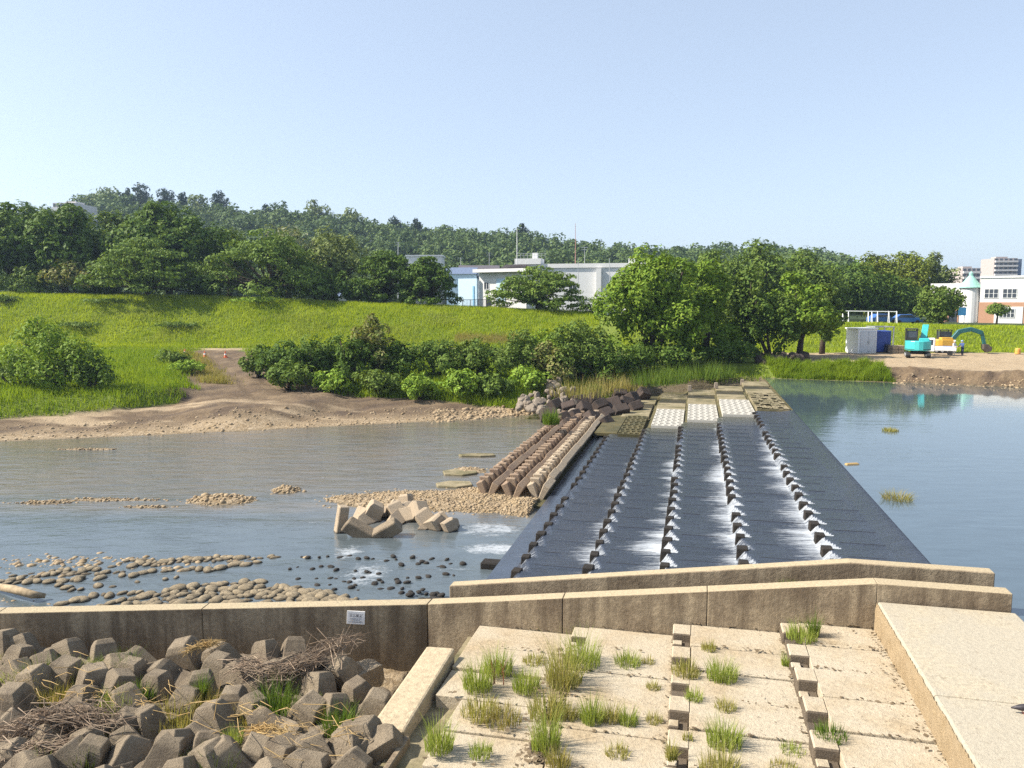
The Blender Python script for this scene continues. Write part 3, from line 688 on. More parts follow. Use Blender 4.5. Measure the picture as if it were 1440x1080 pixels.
# ------------------------------------------------------------------ ribbed troughs lying along the weir foot
def trough(vc, label, lean, u0, u1, mat):
    o = thing('ribbed_trough', label, 'concrete trough', W((u0 + u1) / 2, vc, -1.75), 'ribbed concrete troughs beside the weir')
    zb = -1.78; q = random.Random(label)
    nseg = 14; L = (u1 - u0) / nseg
    lw = MB(); rw = MB()
    for i in range(nseg):
        a, b = u0 + i * L + .02, u0 + (i + 1) * L - .02
        j = q.uniform(-.05, .05); jz = q.uniform(-.05, .05)
        for mbx, pts in ((lw, [(-.16, 0), (.06, 0), (-.20, .80), (-.52, .66)]), (rw, [(-.02, 0), (.22, 0), (.56, .58), (.26, .76)])):
            P = [W(a, vc + j + x, zb + z + jz) for x, z in pts]
            mbx.prism(P, W(b - a, 0, 0))
    lw.build('left_wing', mat, o, bevel=.03); rw.build('right_wing', mat, o, bevel=.03)
    u = u0 + .35; pr = None
    while u < u1:
        x = q.uniform(-.03, .03)
        if pr is None:
            mb = MB().prism([W(0, x_, z_) for x_, z_ in [(-.08, .02), (.16, .02), (.02, .86), (-.42, .86)]], W(.26, 0, 0))
            pr = mb.build('rib', mat, o, bevel=.02); rr = pr
            for vtx in pr.data.vertices: vtx.co = vtx.co + Vector(o.location)
        else: rr = pr.copy(); col.objects.link(rr); rr.parent = o
        rr.location = W(u, vc + x, zb + q.uniform(-.04, .03)) - o.location
        u += .82
trough(-9.0, 'leftmost ribbed concrete trough, farthest from the weir', 0, 33.0, 55.6, CONC_RUST)
trough(-7.78, 'middle ribbed concrete trough between two others', 0, 33.0, 56.2, CONC_RUST)
trough(-6.72, 'palest ribbed concrete trough, hard against the weir edge', 0, 33.2, 56.6, CONC_RIVER)
t = slabthing('trough_base', 'low mossy concrete slab under the three ribbed troughs', 32.2, 57, -9.95, -6.2, -1.77, CONC_ALGAE, th=.5)
r3 = random.Random(5)
for px, py, w, d, lab in [(648, 664, 1.6, 1.4, 'pale broken slab lying flat in the shallows left of the troughs'), (672, 640, 1.9, .7, 'thin pale slab half sunk in the shallows beyond the first'), (640, 681, 1.6, 1.2, 'wet flat slab at the front left corner of the trough base')]:
    p = at(px, py, -1.85); o = thing('broken_slab', lab, 'slab', (p.x, p.y, -2.0))
    MB().add([Vector((p.x + w * x, p.y + d * y, z)) for z in (-2.1, -1.80) for x, y in [(-.5, -.4), (.1, -.55), (.55, -.2), (.45, .4), (-.2, .5), (-.6, .1)]], [(5,4,3,2,1,0), (6,7,8,9,10,11)] + [(i, (i+1) % 6, 6 + (i+1) % 6, 6 + i) for i in range(6)]).build('slab_block', CONC_TAN, o, bevel=.03)
# ------------------------------------------------------------------ armour blocks
def tetra_mesh(name, seed, hw=.45, tip=.27, L=.98):
    q = random.Random(seed); bm = bmesh.new()
    for k, d in enumerate([(0, 0, 1), (.943, 0, -.333), (-.471, .816, -.333), (-.471, -.816, -.333)]):
        d = Vector(d).normalized(); a = d.orthogonal().normalized(); b = d.cross(a)
        w = q.uniform(-.1, .1) + R(45); ca, sa = math.cos(w), math.sin(w); a, b = a * ca + b * sa, b * ca - a * sa
        r0, r1, l = hw * q.uniform(.97, 1.04), tip * q.uniform(.95, 1.08), L * q.uniform(.95, 1.05)
        vs = []
        for s_, r in ((-.12, r0), (l * .84, r1 * 1.12), (l, r1 * .82)):
            for x, y in ((-1, -1), (1, -1), (1, 1), (-1, 1)): vs.append(bm.verts.new(d * s_ + a * x * r + b * y * r))
        for i in range(2):
            for j in range(4): bm.faces.new((vs[i*4+j], vs[i*4+(j+1) % 4], vs[i*4+4+(j+1) % 4], vs[i*4+4+j]))
        bm.faces.new(vs[8:12]); bm.faces.new(vs[0:4][::-1])
    bmesh.ops.recalc_face_normals(bm, faces=bm.faces)
    bmesh.ops.bevel(bm, geom=list(bm.edges), offset=.03, segments=2, affect='EDGES', profile=.6)
    me = bpy.data.meshes.new(name); bm.to_mesh(me); bm.free(); me.materials.append(CONC_BLOCK); return me
TET = [tetra_mesh('armour_block', s) for s in (1, 2, 3)]
TETR = []
for s in (4, 5):
    me = tetra_mesh('river_block', s, .42, .34, .95); me.materials.clear(); me.materials.append(CONC_RIVER); TETR.append(me)
def put(name, me, loc, rot, scale, label, cat, group=None):
    o = bpy.data.objects.new(name, me); col.objects.link(o); o.location = loc; o.rotation_euler = rot
    o.scale = scale if hasattr(scale, '__len__') else (scale,) * 3
    return tag(o, label, cat, group)
q = random.Random(21)
FIELD = [(5,902),(36,906),(68,922),(100,918),(128,935),(162,930),(205,925),(242,940),(300,938),(338,948),(8,940),(60,958),(108,985),(152,965),(188,985),(250,985),(328,985),(388,948),(446,965),(508,968),(468,998),(425,990),(388,1010),(22,985),(90,1020),(165,1022),(214,1015),(258,1035),(308,1010),(366,1040),(335,1062),(288,1055),(222,1062),(165,1068),(112,1062),(42,1040),(432,1040),(478,1040),(520,1035),(410,1078),(18,1082),(468,1082),(255,1092),(150,1098),(62,1096),(360,1098),(520,990),(285,965),(410,912),(450,925),(375,918),(490,935),(430,945),(20,925),(85,945),(180,942),(220,962),(270,915),(320,920),(145,918),(5,1010),(130,1045),(240,1058),(310,1070),(385,1058),(450,1060),(495,1060),(350,990),(130,960),(30,1060),(190,1040),(75,1070),(435,1085)]
rows_l = [('grey armour block in the back row, against the long stained wall', 'armour blocks along the foot of the wall'),
          ('grey armour block in the middle of the jumbled pile', 'armour blocks in the middle of the pile'),
          ('grey armour block at the front edge of the jumbled pile', 'armour blocks at the front of the pile')]
for i, (x, y) in enumerate(FIELD):
    p = at(x, y + 6, -1.02); Y = min(p.y, 17.1); p = p if p.y <= 17.1 else atY(x, y + 6, 17.1)
    k = 0 if y < 945 else (1 if y < 1025 else 2)
    sc_ = q.uniform(.68, .88)
    put('armour_block', TET[i % 3], (p.x, p.y, p.z - .42 * sc_ - .05), (q.uniform(-.5, .5), q.uniform(-.6, .6), q.uniform(0, 6.28)), sc_, rows_l[k][0], 'concrete block', rows_l[k][1])
o = put('armour_block', TET[1], at(512, 1052, -1.05) + Vector((0, 0, -.2)), (.3, .95, .4), .8, 'long grey armour block leaning against the end of the sloping edge beam', 'concrete block')
# blocks standing in the river
RIVB = [(520, 722, 1.0, (.2, .5, .3), 'pale concrete block at the left end of the river cluster'), (552, 716, .8, (.5, -.4, 1.2), 'low pale concrete block peeping out between bigger river blocks'),
      (562, 722, .95, (-.3, .7, 2.0), 'rounded-looking concrete block in the middle of the river cluster'), (582, 720, 1.02, (.75, .2, .6), 'tallest tilted concrete block of the river cluster'),
      (572, 706, .75, (.2, .2, 2.8), 'concrete block tip behind the river cluster'), (605, 732, .9, (.6, .5, 3.6), 'block second from the right end of the river cluster'), (626, 733, .8, (.5, -.6, 5.0), 'block at the right end of the river cluster, tilted flat face up')]
for i, (x, y, s, r_, lab) in enumerate(RIVB):
    p = at(x, y, -1.62); put('river_block', TETR[i % 2], (p.x, p.y, p.z - .22), r_, s * .82, lab, 'concrete block')
p = at(479, 748, -1.9); mb = MB(); mb.box((0, 0, .15), (.42, .42, 1.5), rz=.5, top=(.9, .9))
o = mb.build('leaning_post', CONC_RIVER, None, bevel=.03); o.location = (p.x, p.y, -1.75); o.rotation_euler = (0, R(9), 0); tag(o, 'short square concrete post leaning in the river left of the blocks', 'post')
p = at(524, 754, -1.9); t = thing('fallen_block', 'rough two-armed concrete block lying low in the river like a V', 'concrete block', (p.x, p.y, -2.0))
for s_, nm in ((-1, 'left_arm'), (1, 'right_arm')):
    MB().box((p.x + s_ * .50, p.y, -1.72 + (.03 if s_ > 0 else .06)), (1.25, .6, .5), rot=Matrix.Rotation(s_ * R(-30), 3, 'Y') @ Matrix.Rotation(.3, 3, 'X'), top=(.85, .8)).build(nm, CONC_BLOCK, t, bevel=.06, seg=2)

# dark tilted cubes and pale rubble at the far end
q = random.Random(9)
cm = MB().box((0, 0, 0), (1.05, 1.05, 1.05), top=(.85, .85)).build('dark_block', CONC_MOSS, None, bevel=.06); cme = cm.data; bev = True
CUBES = [(772,578),(790,584),(808,580),(832,584),(852,578),(873,574),(893,568),(780,566),(800,568),(822,570),(843,566),(862,564),(880,562),(795,556),(815,560),(836,556),(872,552),(889,556),(905,550),(850,590),(826,592),(803,592)]
for i, (x, y) in enumerate(CUBES):
    p = at(x, y, -1.0 + (584 - y) * .016)
    o = cm if i == 0 else cm.copy()
    if i: col.objects.link(o)
    o.location = p + Vector((0, 0, -.25)); o.rotation_euler = (R(45) + q.uniform(-.25, .25), q.uniform(-.3, .3), q.uniform(.2, 1.3) - YAW); o.scale = (q.uniform(.9, 1.3), q.uniform(.75, 1), q.uniform(.75, 1))
    tag(o, 'dark brown tilted concrete block heaped behind the ribbed troughs', 'concrete block', 'dark blocks heaped behind the troughs')

def rock_mesh(name, seed, mat, flat=.55, rough=.35, cuts=2, sharp=False):
    bm = bmesh.new(); bmesh.ops.create_icosphere(bm, subdivisions=cuts, radius=1)
    q_ = random.Random(seed); ds = [(Vector((q_.gauss(0, 1), q_.gauss(0, 1), q_.gauss(0, 1))).normalized(), q_.uniform(.55, .9)) for _ in range(9 if sharp else 5)]
    for v in bm.verts:
        n_ = v.co.normalized()
        for d, h in ds:
            e = n_.dot(d) * v.co.length - h
            if e > 0: v.co -= d * e * (1 if sharp else .75)
        v.co *= 1 + q_.uniform(-.04, .04) * rough * 2
        v.co.z *= flat
    me = bpy.data.meshes.new(name); bm.to_mesh(me); bm.free(); me.materials.append(mat)
    if not sharp: me.polygons.foreach_set('use_smooth', [True] * len(me.polygons))
    return me
RUB = [rock_mesh('rubble_rock', 30 + i, RUBBLE, .7, .3, 2, True) for i in range(3)]
for i in range(70):
    x = q.uniform(728, 812); f = (x - 728) / 84; y = q.uniform(545 + 26 * max(0, .55 - f), 574 + 8 * f) - (12 if .4 < f < .75 and q.random() < .5 else 0)
    p = at(x, y, -1.15 + (578 - y) * .03); s = q.uniform(.25, .55)
    put('rubble_rock', RUB[i % 3], p - Vector((0, 0, .1)), (q.uniform(0, 6), q.uniform(0, 6), q.uniform(0, 6)), (s, s * q.uniform(.6, 1), s), 'pale grey broken rock in the heap left of the dark blocks', 'rock', 'pale rocks heaped at the bank')
RBD = [rock_mesh('dark_rock', 40 + i, CONC_MOSS, .7, .3, 2, True) for i in range(2)]
for i in range(34):
    x = q.uniform(1064, 1132); y = q.uniform(503, 517); p = at(x, y, .75); p.z = hz(p.x, p.y) + q.uniform(.1, .45); s = q.uniform(.35, .7)
    put('dark_rock', RBD[i % 2], p, (q.uniform(0, 6), q.uniform(0, 6), q.uniform(0, 6)), s, 'dark grey rock in the revetment right of the big tree', 'rock', 'dark rocks in the bank revetment')

# rounded stones set in the river bed behind the wall
ST = [rock_mesh('river_stone', 50 + i, STONE_P, .5, .2, 2) for i in range(3)]
SD = [rock_mesh('wet_stone', 60 + i, STONE_D, .5, .2, 2) for i in range(2)]
STONES = []
def stone_row(pts, sp, rad, label, group, kind=0, jit=.1, keep=1.0, dz=0.0):
    P = [at(x, y, -1.88) for x, y in pts]; acc = 0
    for a, b in zip(P[:-1], P[1:]):
        L = (b - a).length
        while acc < L:
            w = a.lerp(b, acc / L)
            if q.random() < keep:
                s = rad * (.68 if kind else .88) * q.uniform(.6, 1.2)
                STONES.append((s / w.y, kind, (w.x + q.uniform(-jit, jit), w.y + q.uniform(-jit, jit), -1.895 + dz + q.uniform(-.035, .02)), (q.uniform(-.15, .15), q.uniform(-.15, .15), q.uniform(0, 6.28)), (s * q.uniform(1, 1.3), s * q.uniform(.75, 1), s), label, group, q.randrange(6)))
            acc += sp * .46 * q.uniform(.85, 1.2)
        acc -= L
def zz(l): return [(x / 3, 570 + y / 3) for x, y in l]
lab = ('pale rounded stone in the outer curved lines, farther from the wall', 'stones in the outer curved lines')
stone_row(zz([(530, 655), (700, 652), (860, 642), (1020, 640), (1190, 640)]), .62, .22, *lab)
stone_row(zz([(0, 745), (180, 718), (400, 690), (600, 668), (770, 650), (960, 645), (1090, 650)]), .55, .23, *lab, keep=.9)
stone_row(zz([(20, 752), (160, 745), (350, 735), (440, 730)]), .5, .24, *lab, keep=.9)
stone_row(zz([(520, 718), (620, 705), (710, 695), (800, 690), (890, 698), (990, 672), (1080, 665)]), .6, .25, *lab)
stone_row(zz([(230, 762), (310, 775), (400, 765), (470, 760), (590, 744), (690, 735), (780, 725)]), .75, .2, *lab, keep=.8)
lab = ('pale rounded stone in the dense band just behind the long wall', 'stones in the dense band behind the wall')
stone_row(zz([(270, 838), (390, 806), (480, 796), (580, 792), (640, 798), (760, 772), (900, 755), (1010, 750), (1120, 745)]), .5, .25, *lab)
stone_row(zz([(400, 852), (500, 830), (620, 812), (720, 790), (830, 770)]), .5, .24, *lab)
stone_row(zz([(480, 855), (560, 835), (650, 838), (760, 835), (820, 800), (930, 790), (1010, 770), (1180, 768), (1260, 785), (1440, 810)]), .5, .27, *lab)
stone_row(zz([(640, 850), (720, 850), (800, 830), (870, 815), (960, 795), (1060, 785), (1200, 790), (1330, 800), (1440, 815), (1530, 838), (1600, 850)]), .5, .27, *lab)
stone_row(zz([(850, 845), (940, 845), (1030, 830), (1100, 808), (1240, 815), (1330, 825), (1450, 835), (1560, 845)]), .52, .27, *lab)
stone_row(zz([(1050, 850), (1120, 838), (1220, 840), (1300, 838), (1400, 848)]), .55, .27, *lab)
stone_row(zz([(1290, 812), (1400, 805), (1500, 825), (1620, 842)]), .55, .25, *lab)
for l in ([(700, 812), (820, 790), (950, 772), (1060, 762)], [(900, 828), (1000, 805), (1120, 795), (1250, 800), (1400, 825)], [(1150, 770), (1250, 775), (1330, 790)], [(560, 852), (640, 825), (740, 812)]):
    stone_row(zz(l), .5, .25, *lab)
lab2 = ('pale rounded stone in the outer curved lines, farther from the wall', 'stones in the outer curved lines')
for l in ([(620, 672), (740, 662), (860, 655), (980, 655)], [(250, 705), (400, 712), (520, 700)], [(60, 720), (200, 702), (330, 690)]):
    stone_row(zz(l), .55, .2, *lab2)
lab = ('dark wet stone showing above the rippling shallows before the weir', 'dark wet stones in the shallows')
def zr(l): return [(400 + x / 3, 570 + y / 3) for x, y in l]
for l in ([(60, 640), (140, 640), (300, 640), (400, 655), (470, 640)], [(20, 690), (150, 680), (220, 690), (330, 700), (440, 715)], [(10, 740), (150, 725), (290, 730), (420, 740), (500, 755)], [(60, 755), (190, 750), (340, 755), (470, 735), (600, 720), (720, 720)],
          [(200, 775), (330, 780), (400, 770), (520, 790), (560, 780), (640, 800)], [(480, 650), (560, 640), (650, 650), (760, 680)], [(500, 670), (600, 665), (700, 690)]):
    stone_row(zr(l), .70, .16, *lab, kind=1, jit=.18, keep=.9, dz=.02)
lab = ('large dark round stone against the near end of the second wall', 'large dark stones by the second wall')
stone_row(zr([(575, 835), (610, 830), (660, 838), (690, 835)]), .42, .30, *lab, kind=1, dz=.08)
stone_row(zr([(540, 800), (580, 785), (640, 815), (680, 800)]), .5, .2, *lab, kind=1, dz=.06)
STONES.sort(key=lambda r: -r[0]); cnt = [0, 0]; rest = [MB(), MB()]
for r in STONES:
    me = (SD if r[1] else ST)[r[7] % (2 if r[1] else 3)]
    if cnt[r[1]] < (205, 92)[r[1]]:
        cnt[r[1]] += 1; put('wet_stone' if r[1] else 'river_stone', me, r[2], r[3], r[4], r[5], 'stone', r[6])
    else:
        M_ = Matrix.Translation(r[2]) @ Euler(r[3]).to_matrix().to_4x4() @ Matrix.Diagonal((*r[4], 1))
        rest[r[1]].add([M_ @ v.co for v in me.vertices], [tuple(f.vertices) for f in me.polygons])
for k, (nm, mt, lb) in enumerate([('small_stones', STONE_P, 'smallest pale stones filling the lines in the river bed'), ('small_wet_stones', STONE_D, 'smallest dark wet stones in the shallows')]):
    if rest[k].F: tag(rest[k].build(nm, mt, None, smooth=True), lb, 'stones', kind='stuff')
# a pale log stranded on the stones
lg = MB().tube([at(-4, 825, -1.75), at(20, 829, -1.66), at(45, 836, -1.68), at(64, 838, -1.78)], [.10, .13, .12, .07], 8)
tag(lg.build('stranded_log', m_plain('driftwood', (.40, .31, .2), .9, .1, var=.25, scale=5), None, smooth=True, origin=at(30, 832, -1.8)), 'pale stranded log lying across the stones at the left edge', 'log')

# loose gravel on the bars and the shore (beyond counting)
def pebbles():
    bm = bmesh.new(); bmesh.ops.create_icosphere(bm, subdivisions=1, radius=1); bm.verts.ensure_lookup_table()
    V0 = np.array([v.co[:] for v in bm.verts]); F0 = np.array([[v.index for v in f.verts] for f in bm.faces]); bm.free()
    Ps = []; S = []
    def cloud(n, px, py, rx, ry, z0, s0, s1):
        c = at(px, py, -1.9); x = c.x + nrg.normal(0, rx, n); y = c.y + nrg.normal(0, ry, n); h = height(x, y)
        ok = h > z0; Ps.append(np.stack([x, y, h], -1)[ok]); S.append((s0 + (s1 - s0) * nrg.random(n) ** 3)[ok])
    for px, py, rx, ry, hh in BARS: cloud(int(200 + 190 * rx * ry), px, py, rx * .8, ry * .8, -1.99, .018, .10)
    cloud(1500, 708, 714, 1.5, 1.1, -1.97, .03, .095)
    cloud(60, 310, 703, .8, .5, -2.0, .08, .24); cloud(20, 402, 690, .5, .4, -2.05, .08, .22)
    cloud(500, 70, 790, 3.2, .45, -2.4, .05, .16); cloud(160, 60, 850, 2.0, .3, -2.4, .04, .1)
    n = 2000; x = nrg.uniform(-40, 2, n); s = nrg.uniform(-.8, 4.5, n); y = yw(x) + s; Ps.append(np.stack([x, y, height(x, y)], -1)); S.append(.03 + .12 * nrg.random(n) ** 4)
    n = 900; x = nrg.uniform(33, 66, n); s = nrg.uniform(-.6, 1.2, n); y = yw(x) + s; Ps.append(np.stack([x, y, np.maximum(height(x, y), -.03)], -1)); S.append(.04 + .13 * nrg.random(n) ** 3)
    n = 700; x = nrg.uniform(-6, 3, n); y = yw(x) + nrg.uniform(-1, 4, n); Ps.append(np.stack([x, y, height(x, y)], -1)); S.append(.06 + .2 * nrg.random(n) ** 3)
    P = np.concatenate(Ps); S = np.concatenate(S); n = len(P)
    P[:, 2] = np.where((P[:, 2] < -1.96) & (P[:, 1] < 46), -1.93, P[:, 2])
    k = len(V0); sc3 = S[:, None] * nrg.uniform(.6, 1.2, (n, 3)) * np.array([1.15, 1, .7])
    th = nrg.random(n) * 6.28; c, s = np.cos(th)[:, None], np.sin(th)[:, None]
    L = V0[None] * sc3[:, None]; X = L[..., 0] * c - L[..., 1] * s; Y = L[..., 0] * s + L[..., 1] * c
    V = np.stack([X, Y, L[..., 2]], -1) + P[:, None]
    Fa = (F0[None] + (np.arange(n) * k)[:, None, None]).reshape(-1, 3)
    tag(big('gravel', V.reshape(-1, 3), Fa, GRAVEL), 'loose tan gravel and small stones on the bars and shores', 'gravel', kind='stuff')
pebbles()

# ------------------------------------------------------------------ grass
def blades(P, h, w, lean, segs=3, curl=.5, rng=nrg, spread=None):
    n = len(P); th = rng.random(n) * 6.283; dx, dy = np.cos(th), np.sin(th)
    if spread is not None: dx, dy = spread[:, 0], spread[:, 1]
    fa = rng.random(n) * 6.283; sx, sy = np.cos(fa), np.sin(fa)
    V = []; 
    for i in range(segs + 1):
        f = i / segs; off = lean * h * (f ** (1 + curl * 1.6)); zz_ = h * (f - .28 * np.clip(lean, 0, 1) * f * f)
        c = P + np.stack([dx * off, dy * off, zz_], -1); ww = w * (1 - f) * (.55 + .45 * (1 - f)) if i else w * .7
        if i == segs: V.append(c[:, None])
        else: V.append(np.stack([c - np.stack([sx * ww, sy * ww, 0 * ww], -1), c + np.stack([sx * ww, sy * ww, 0 * ww], -1)], 1))
    V = np.concatenate(V, 1); k = 2 * segs + 1; f = []
    for i in range(segs - 1): f += [(2*i, 2*i+1, 2*i+3), (2*i, 2*i+3, 2*i+2)]
    f.append((2*segs-2, 2*segs-1, 2*segs))
    Fa = (np.array(f)[None] + (np.arange(n) * k)[:, None, None]).reshape(-1, 3)
    return V.reshape(-1, 3), Fa
GR_GREEN = m_leaf('grass_green', (.18, .25, .045), (.26, .32, .07), (.34, .36, .10), scale=2)
GR_DRY = m_leaf('grass_dry', (.28, .23, .09), (.36, .28, .12), (.20, .22, .05), scale=2)
GR_MIX = m_leaf('grass_mixed', (.20, .23, .05), (.30, .29, .09), (.40, .33, .14), scale=3)
GR_LUSH = m_leaf('grass_lush', (.06, .13, .015), (.10, .17, .025), (.16, .2, .04), scale=2)
GR_DEEP = m_leaf('grass_deep', (.04, .075, .015), (.07, .10, .02), (.12, .14, .03), scale=2)
STRAW = m_leaf('straw', (.46, .30, .12), (.52, .38, .18), (.36, .24, .1), trans=.15, scale=3)
TWIG = m_leaf('dead_twigs', (.24, .17, .115), (.36, .28, .2), (.12, .085, .06), trans=0, scale=4)
def tuft(name, label, p, hpx, wpx, mat, cat='grass tuft', group=None, dens=1.0, lean=(.05, .5), wd=.010):
    Y = p.y; h = hpx / F * Y; w = wpx / F * Y / 2; h *= 1.35; w *= 1.1; n = int(dens * np.clip(50 + 240 * w * max(h, .2) / .12, 30, 300))
    r_ = np.sqrt(nrg.random(n)) * w; a_ = nrg.random(n) * 6.283; r_ = r_ * 1.35
    P = np.stack([p.x + r_ * np.cos(a_) * .8, p.y + r_ * np.sin(a_) * .8, np.full(n, p.z - .02)], -1)
    hh = h * nrg.uniform(.35, 1.12, n) * np.clip(1 - .4 * (r_ / max(w, .01) / 1.35) ** 2, .2, 1)
    dirv = np.stack([np.cos(a_ + nrg.normal(0, .6, n)), np.sin(a_ + nrg.normal(0, .6, n))], -1)
    V, Fa = blades(P, hh, np.full(n, wd) * nrg.uniform(.6, 1.4, n), nrg.uniform(*lean, n), spread=dirv)
    return tag(big(name, V, Fa, mat, origin=(p.x, p.y, p.z)), label, cat, group)
TUFTS = [(672, 967, 46, 36, 'g', 'broad green grass tuft nearest the top of the edge beam'), (700, 945, 40, 36, 'g', 'upright green tuft close under the wall left of the reddish stems'), (740, 968, 34, 34, 'g', 'green grass tuft right of the reddish stems'), (752, 930, 14, 30, 'm', 'low sparse tuft at the foot of the stained wall'),
  (792, 962, 74, 44, 'm', 'tallest bushy grass tuft, in the middle of the dry steps under the wall'), (818, 935, 50, 46, 'g', 'grass tuft against the wall behind the tallest tuft'), (676, 1004, 30, 50, 'm', 'low mixed tuft along the left joint'), (706, 1012, 26, 50, 'd', 'yellowed dry grass strip along the left joint'), (772, 1005, 44, 52, 'm', 'mixed green and yellow tuft below the tallest tuft'),
  (768, 1052, 60, 36, 'g', 'dense green tuft filling the wide middle joint'), (800, 1010, 26, 24, 'm', 'small tuft beside the wide middle joint'), (617, 1052, 46, 36, 'g', 'upright green tuft by the near end of the edge beam'), (676, 1060, 22, 30, 'g', 'small green sprig alone on a pale slab'), (832, 1015, 42, 28, 'g', 'first tuft in a line of three along a slab joint'), (858, 1014, 32, 24, 'm', 'second tuft in a line of three along a slab joint'), (884, 1018, 30, 24, 'g', 'third tuft in a line of three along a slab joint'),
  (882, 934, 22, 34, 'g', 'tuft on the second slab from the wall, left of the block row'), (912, 932, 12, 16, 'm', 'tiny sprig beside a tuft near the wall'), (919, 968, 14, 18, 'm', 'faint sprig standing alone on a pale slab'), (920, 1016, 18, 22, 'm', 'thin tuft close left of the block row'), (868, 1062, 22, 30, 'm', 'wispy grass on the lower middle slab'), (785, 1078, 34, 30, 'd', 'yellowing tuft at the bottom edge in the middle joint'),
  (965, 946, 22, 36, 'm', 'yellow green tuft inside the first block row'), (996, 913, 16, 18, 'm', 'little sprig on the slab under the wall right of the block row'), (1015, 953, 34, 36, 'g', 'round green tuft casting a shadow on the pale slab'), (976, 985, 22, 22, 'g', 'leaning tuft beside a block of the first row'), (1020, 998, 22, 26, 'm', 'half yellow tuft above the large slab tuft'), (1018, 1046, 44, 42, 'g', 'large green tuft casting a shadow on the lower slab'), (1012, 1086, 40, 50, 'm', 'large tuft cut by the bottom edge of the view'), (967, 1040, 14, 14, 'm', 'tiny tuft below the first block row'),
  (1128, 897, 26, 36, 'g', 'green tuft at the foot of the wall by the second block row'), (1144, 893, 36, 12, 'l', 'tall leafy sprig beside the wall at the second block row'), (1168, 1036, 22, 40, 'l', 'bright green tuft behind a block of the second row'), (1114, 1056, 14, 32, 'g', 'flat tuft left of the second block row'), (1102, 1084, 18, 38, 'm', 'tuft at the bottom edge between the block rows'), (1106, 935, 24, 12, 'g', 'narrow tuft in the upper joint of the second block row'), (944, 1066, 30, 14, 'm', 'narrow tuft at the lower end of the first block row')]
GM = dict(g=GR_GREEN, m=GR_MIX, d=GR_DRY, l=GR_LUSH)
for x, y, h, w, k, lab in TUFTS: tuft('grass_tuft', lab, dry_pt(x, y), h, w, GM[k])
p = dry_pt(705, 962); mb = MB()
for i in range(5):
    x = p.x + q.uniform(-.18, .18); y = p.y + q.uniform(-.1, .1); mb.tube([(x, y, p.z), (x + q.uniform(-.05, .05), y, p.z + .25), (x + q.uniform(-.1, .1), y, p.z + .55)], [.009, .008, .004], 5)
tag(mb.build('dock_stalk', m_plain('reddish_stem', (.22, .075, .04), .8), None, origin=p), 'bunch of reddish upright weed stems on the dry steps', 'weed')
BT = [(60, 957, 36, 60, 'l', 'green grass between blocks under the back row at left'), (140, 970, 24, 34, 'g', 'thin grass between blocks left of centre'), (178, 952, 40, 26, 'l', 'tall green sprig against a big block near the wall'), (165, 998, 34, 44, 'g', 'green grass in the gap left of the dry straw'), (388, 1004, 52, 52, 'l', 'lush bright green clump under the twig heap'), (478, 1026, 40, 44, 'l', 'green grass in the gap beside the edge beam'), (284, 985, 44, 12, 'l', 'single tall leafy weed between two blocks'), (300, 1082, 40, 70, 'k', 'dark green spiky clump at the bottom edge'), (62, 1082, 36, 30, 'g', 'grass at the bottom left corner among blocks'), (222, 975, 16, 20, 'g', 'few green blades beside a large block'), (20, 955, 24, 30, 'g', 'grass at the left edge behind the twig mat'), (245, 1015, 34, 76, 'd', 'yellow dry grass cushion in the middle of the blocks'), (288, 992, 24, 40, 'd', 'yellow dry grass between two blocks'), (205, 1022, 20, 40, 'd', 'yellow dry grass left of the big cushion'), (110, 955, 30, 40, 'g', 'green grass behind the twig mat under the wall'), (40, 975, 34, 44, 'm', 'yellow green grass at the left among the back blocks'), (150, 950, 30, 30, 'l', 'green leafy weed at the foot of the wall on the left'), (320, 1000, 26, 40, 'd', 'dry grass to the right of the single leafy weed'), (200, 985, 30, 34, 'l', 'green grass sprig above the dry cushion'), (440, 1000, 24, 30, 'g', 'grass blades between blocks below the twig heap'), (265, 1040, 26, 50, 'm', 'yellow green grass below the dry cushion'), (120, 1080, 36, 40, 'k', 'dark spiky grass at the bottom edge on the left'), (75, 985, 24, 44, 'd', 'dry pale grass behind the twig mat'), (350, 1012, 22, 36, 'd', 'dry pale grass under the right end of the twig heap'), (460, 1010, 26, 34, 'd', 'dry grass between the blocks near the edge beam'), (170, 1048, 24, 46, 'd', 'dry grass between blocks right of the twig mat'), (395, 1065, 26, 40, 'd', 'dry grass near the bottom edge below the straw clump'), (20, 925, 20, 40, 'm', 'mixed grass at the foot of the wall at the left edge'), (325, 1045, 26, 30, 'g', 'green grass left of the curled straw clump')]
GM['k'] = GR_DEEP
for x, y, h, w, k, lab in BT:
    p = at(x, y, -1.12); p = p if p.y < 17.2 else atY(x, y, 17.2)
    tuft('grass_clump', lab, p, h, w, GM[k], wd=.014 if k == 'k' else .011)
# twig heaps and straw
def twig_heap(name, label, spine, wid, n, mat, L=(.3, .9), rad=(.004, .011), cat='driftwood'):
    mb = MB(); P = [Vector(s) for s in spine]
    for i in range(n):
        k = q.randrange(len(P) - 1); c = P[k].lerp(P[k + 1], q.random()); d = (P[k + 1] - P[k]).normalized()
        c = c + Vector((q.gauss(0, wid * .5), q.gauss(0, wid * .4), abs(q.gauss(0, wid * .28))))
        d = (d + Vector((q.gauss(0, .5), q.gauss(0, .5), q.gauss(0, .28)))).normalized(); l = q.uniform(*L)
        b = Vector((q.gauss(0, .12), q.gauss(0, .12), q.gauss(0, .1))) * l
        r_ = q.uniform(*rad); mb.tube([c - d * l / 2, c + b, c + d * l / 2], [r_, r_ * .8, r_ * .4], 4, cap=False)
    return tag(mb.build(name, mat, None, origin=P[0], fix=False), label, cat)
zt = -.72
def pt(x, y, z):
    p = at(x, y, z); return p if p.y < 17.3 else atY(x, y, 17.3)
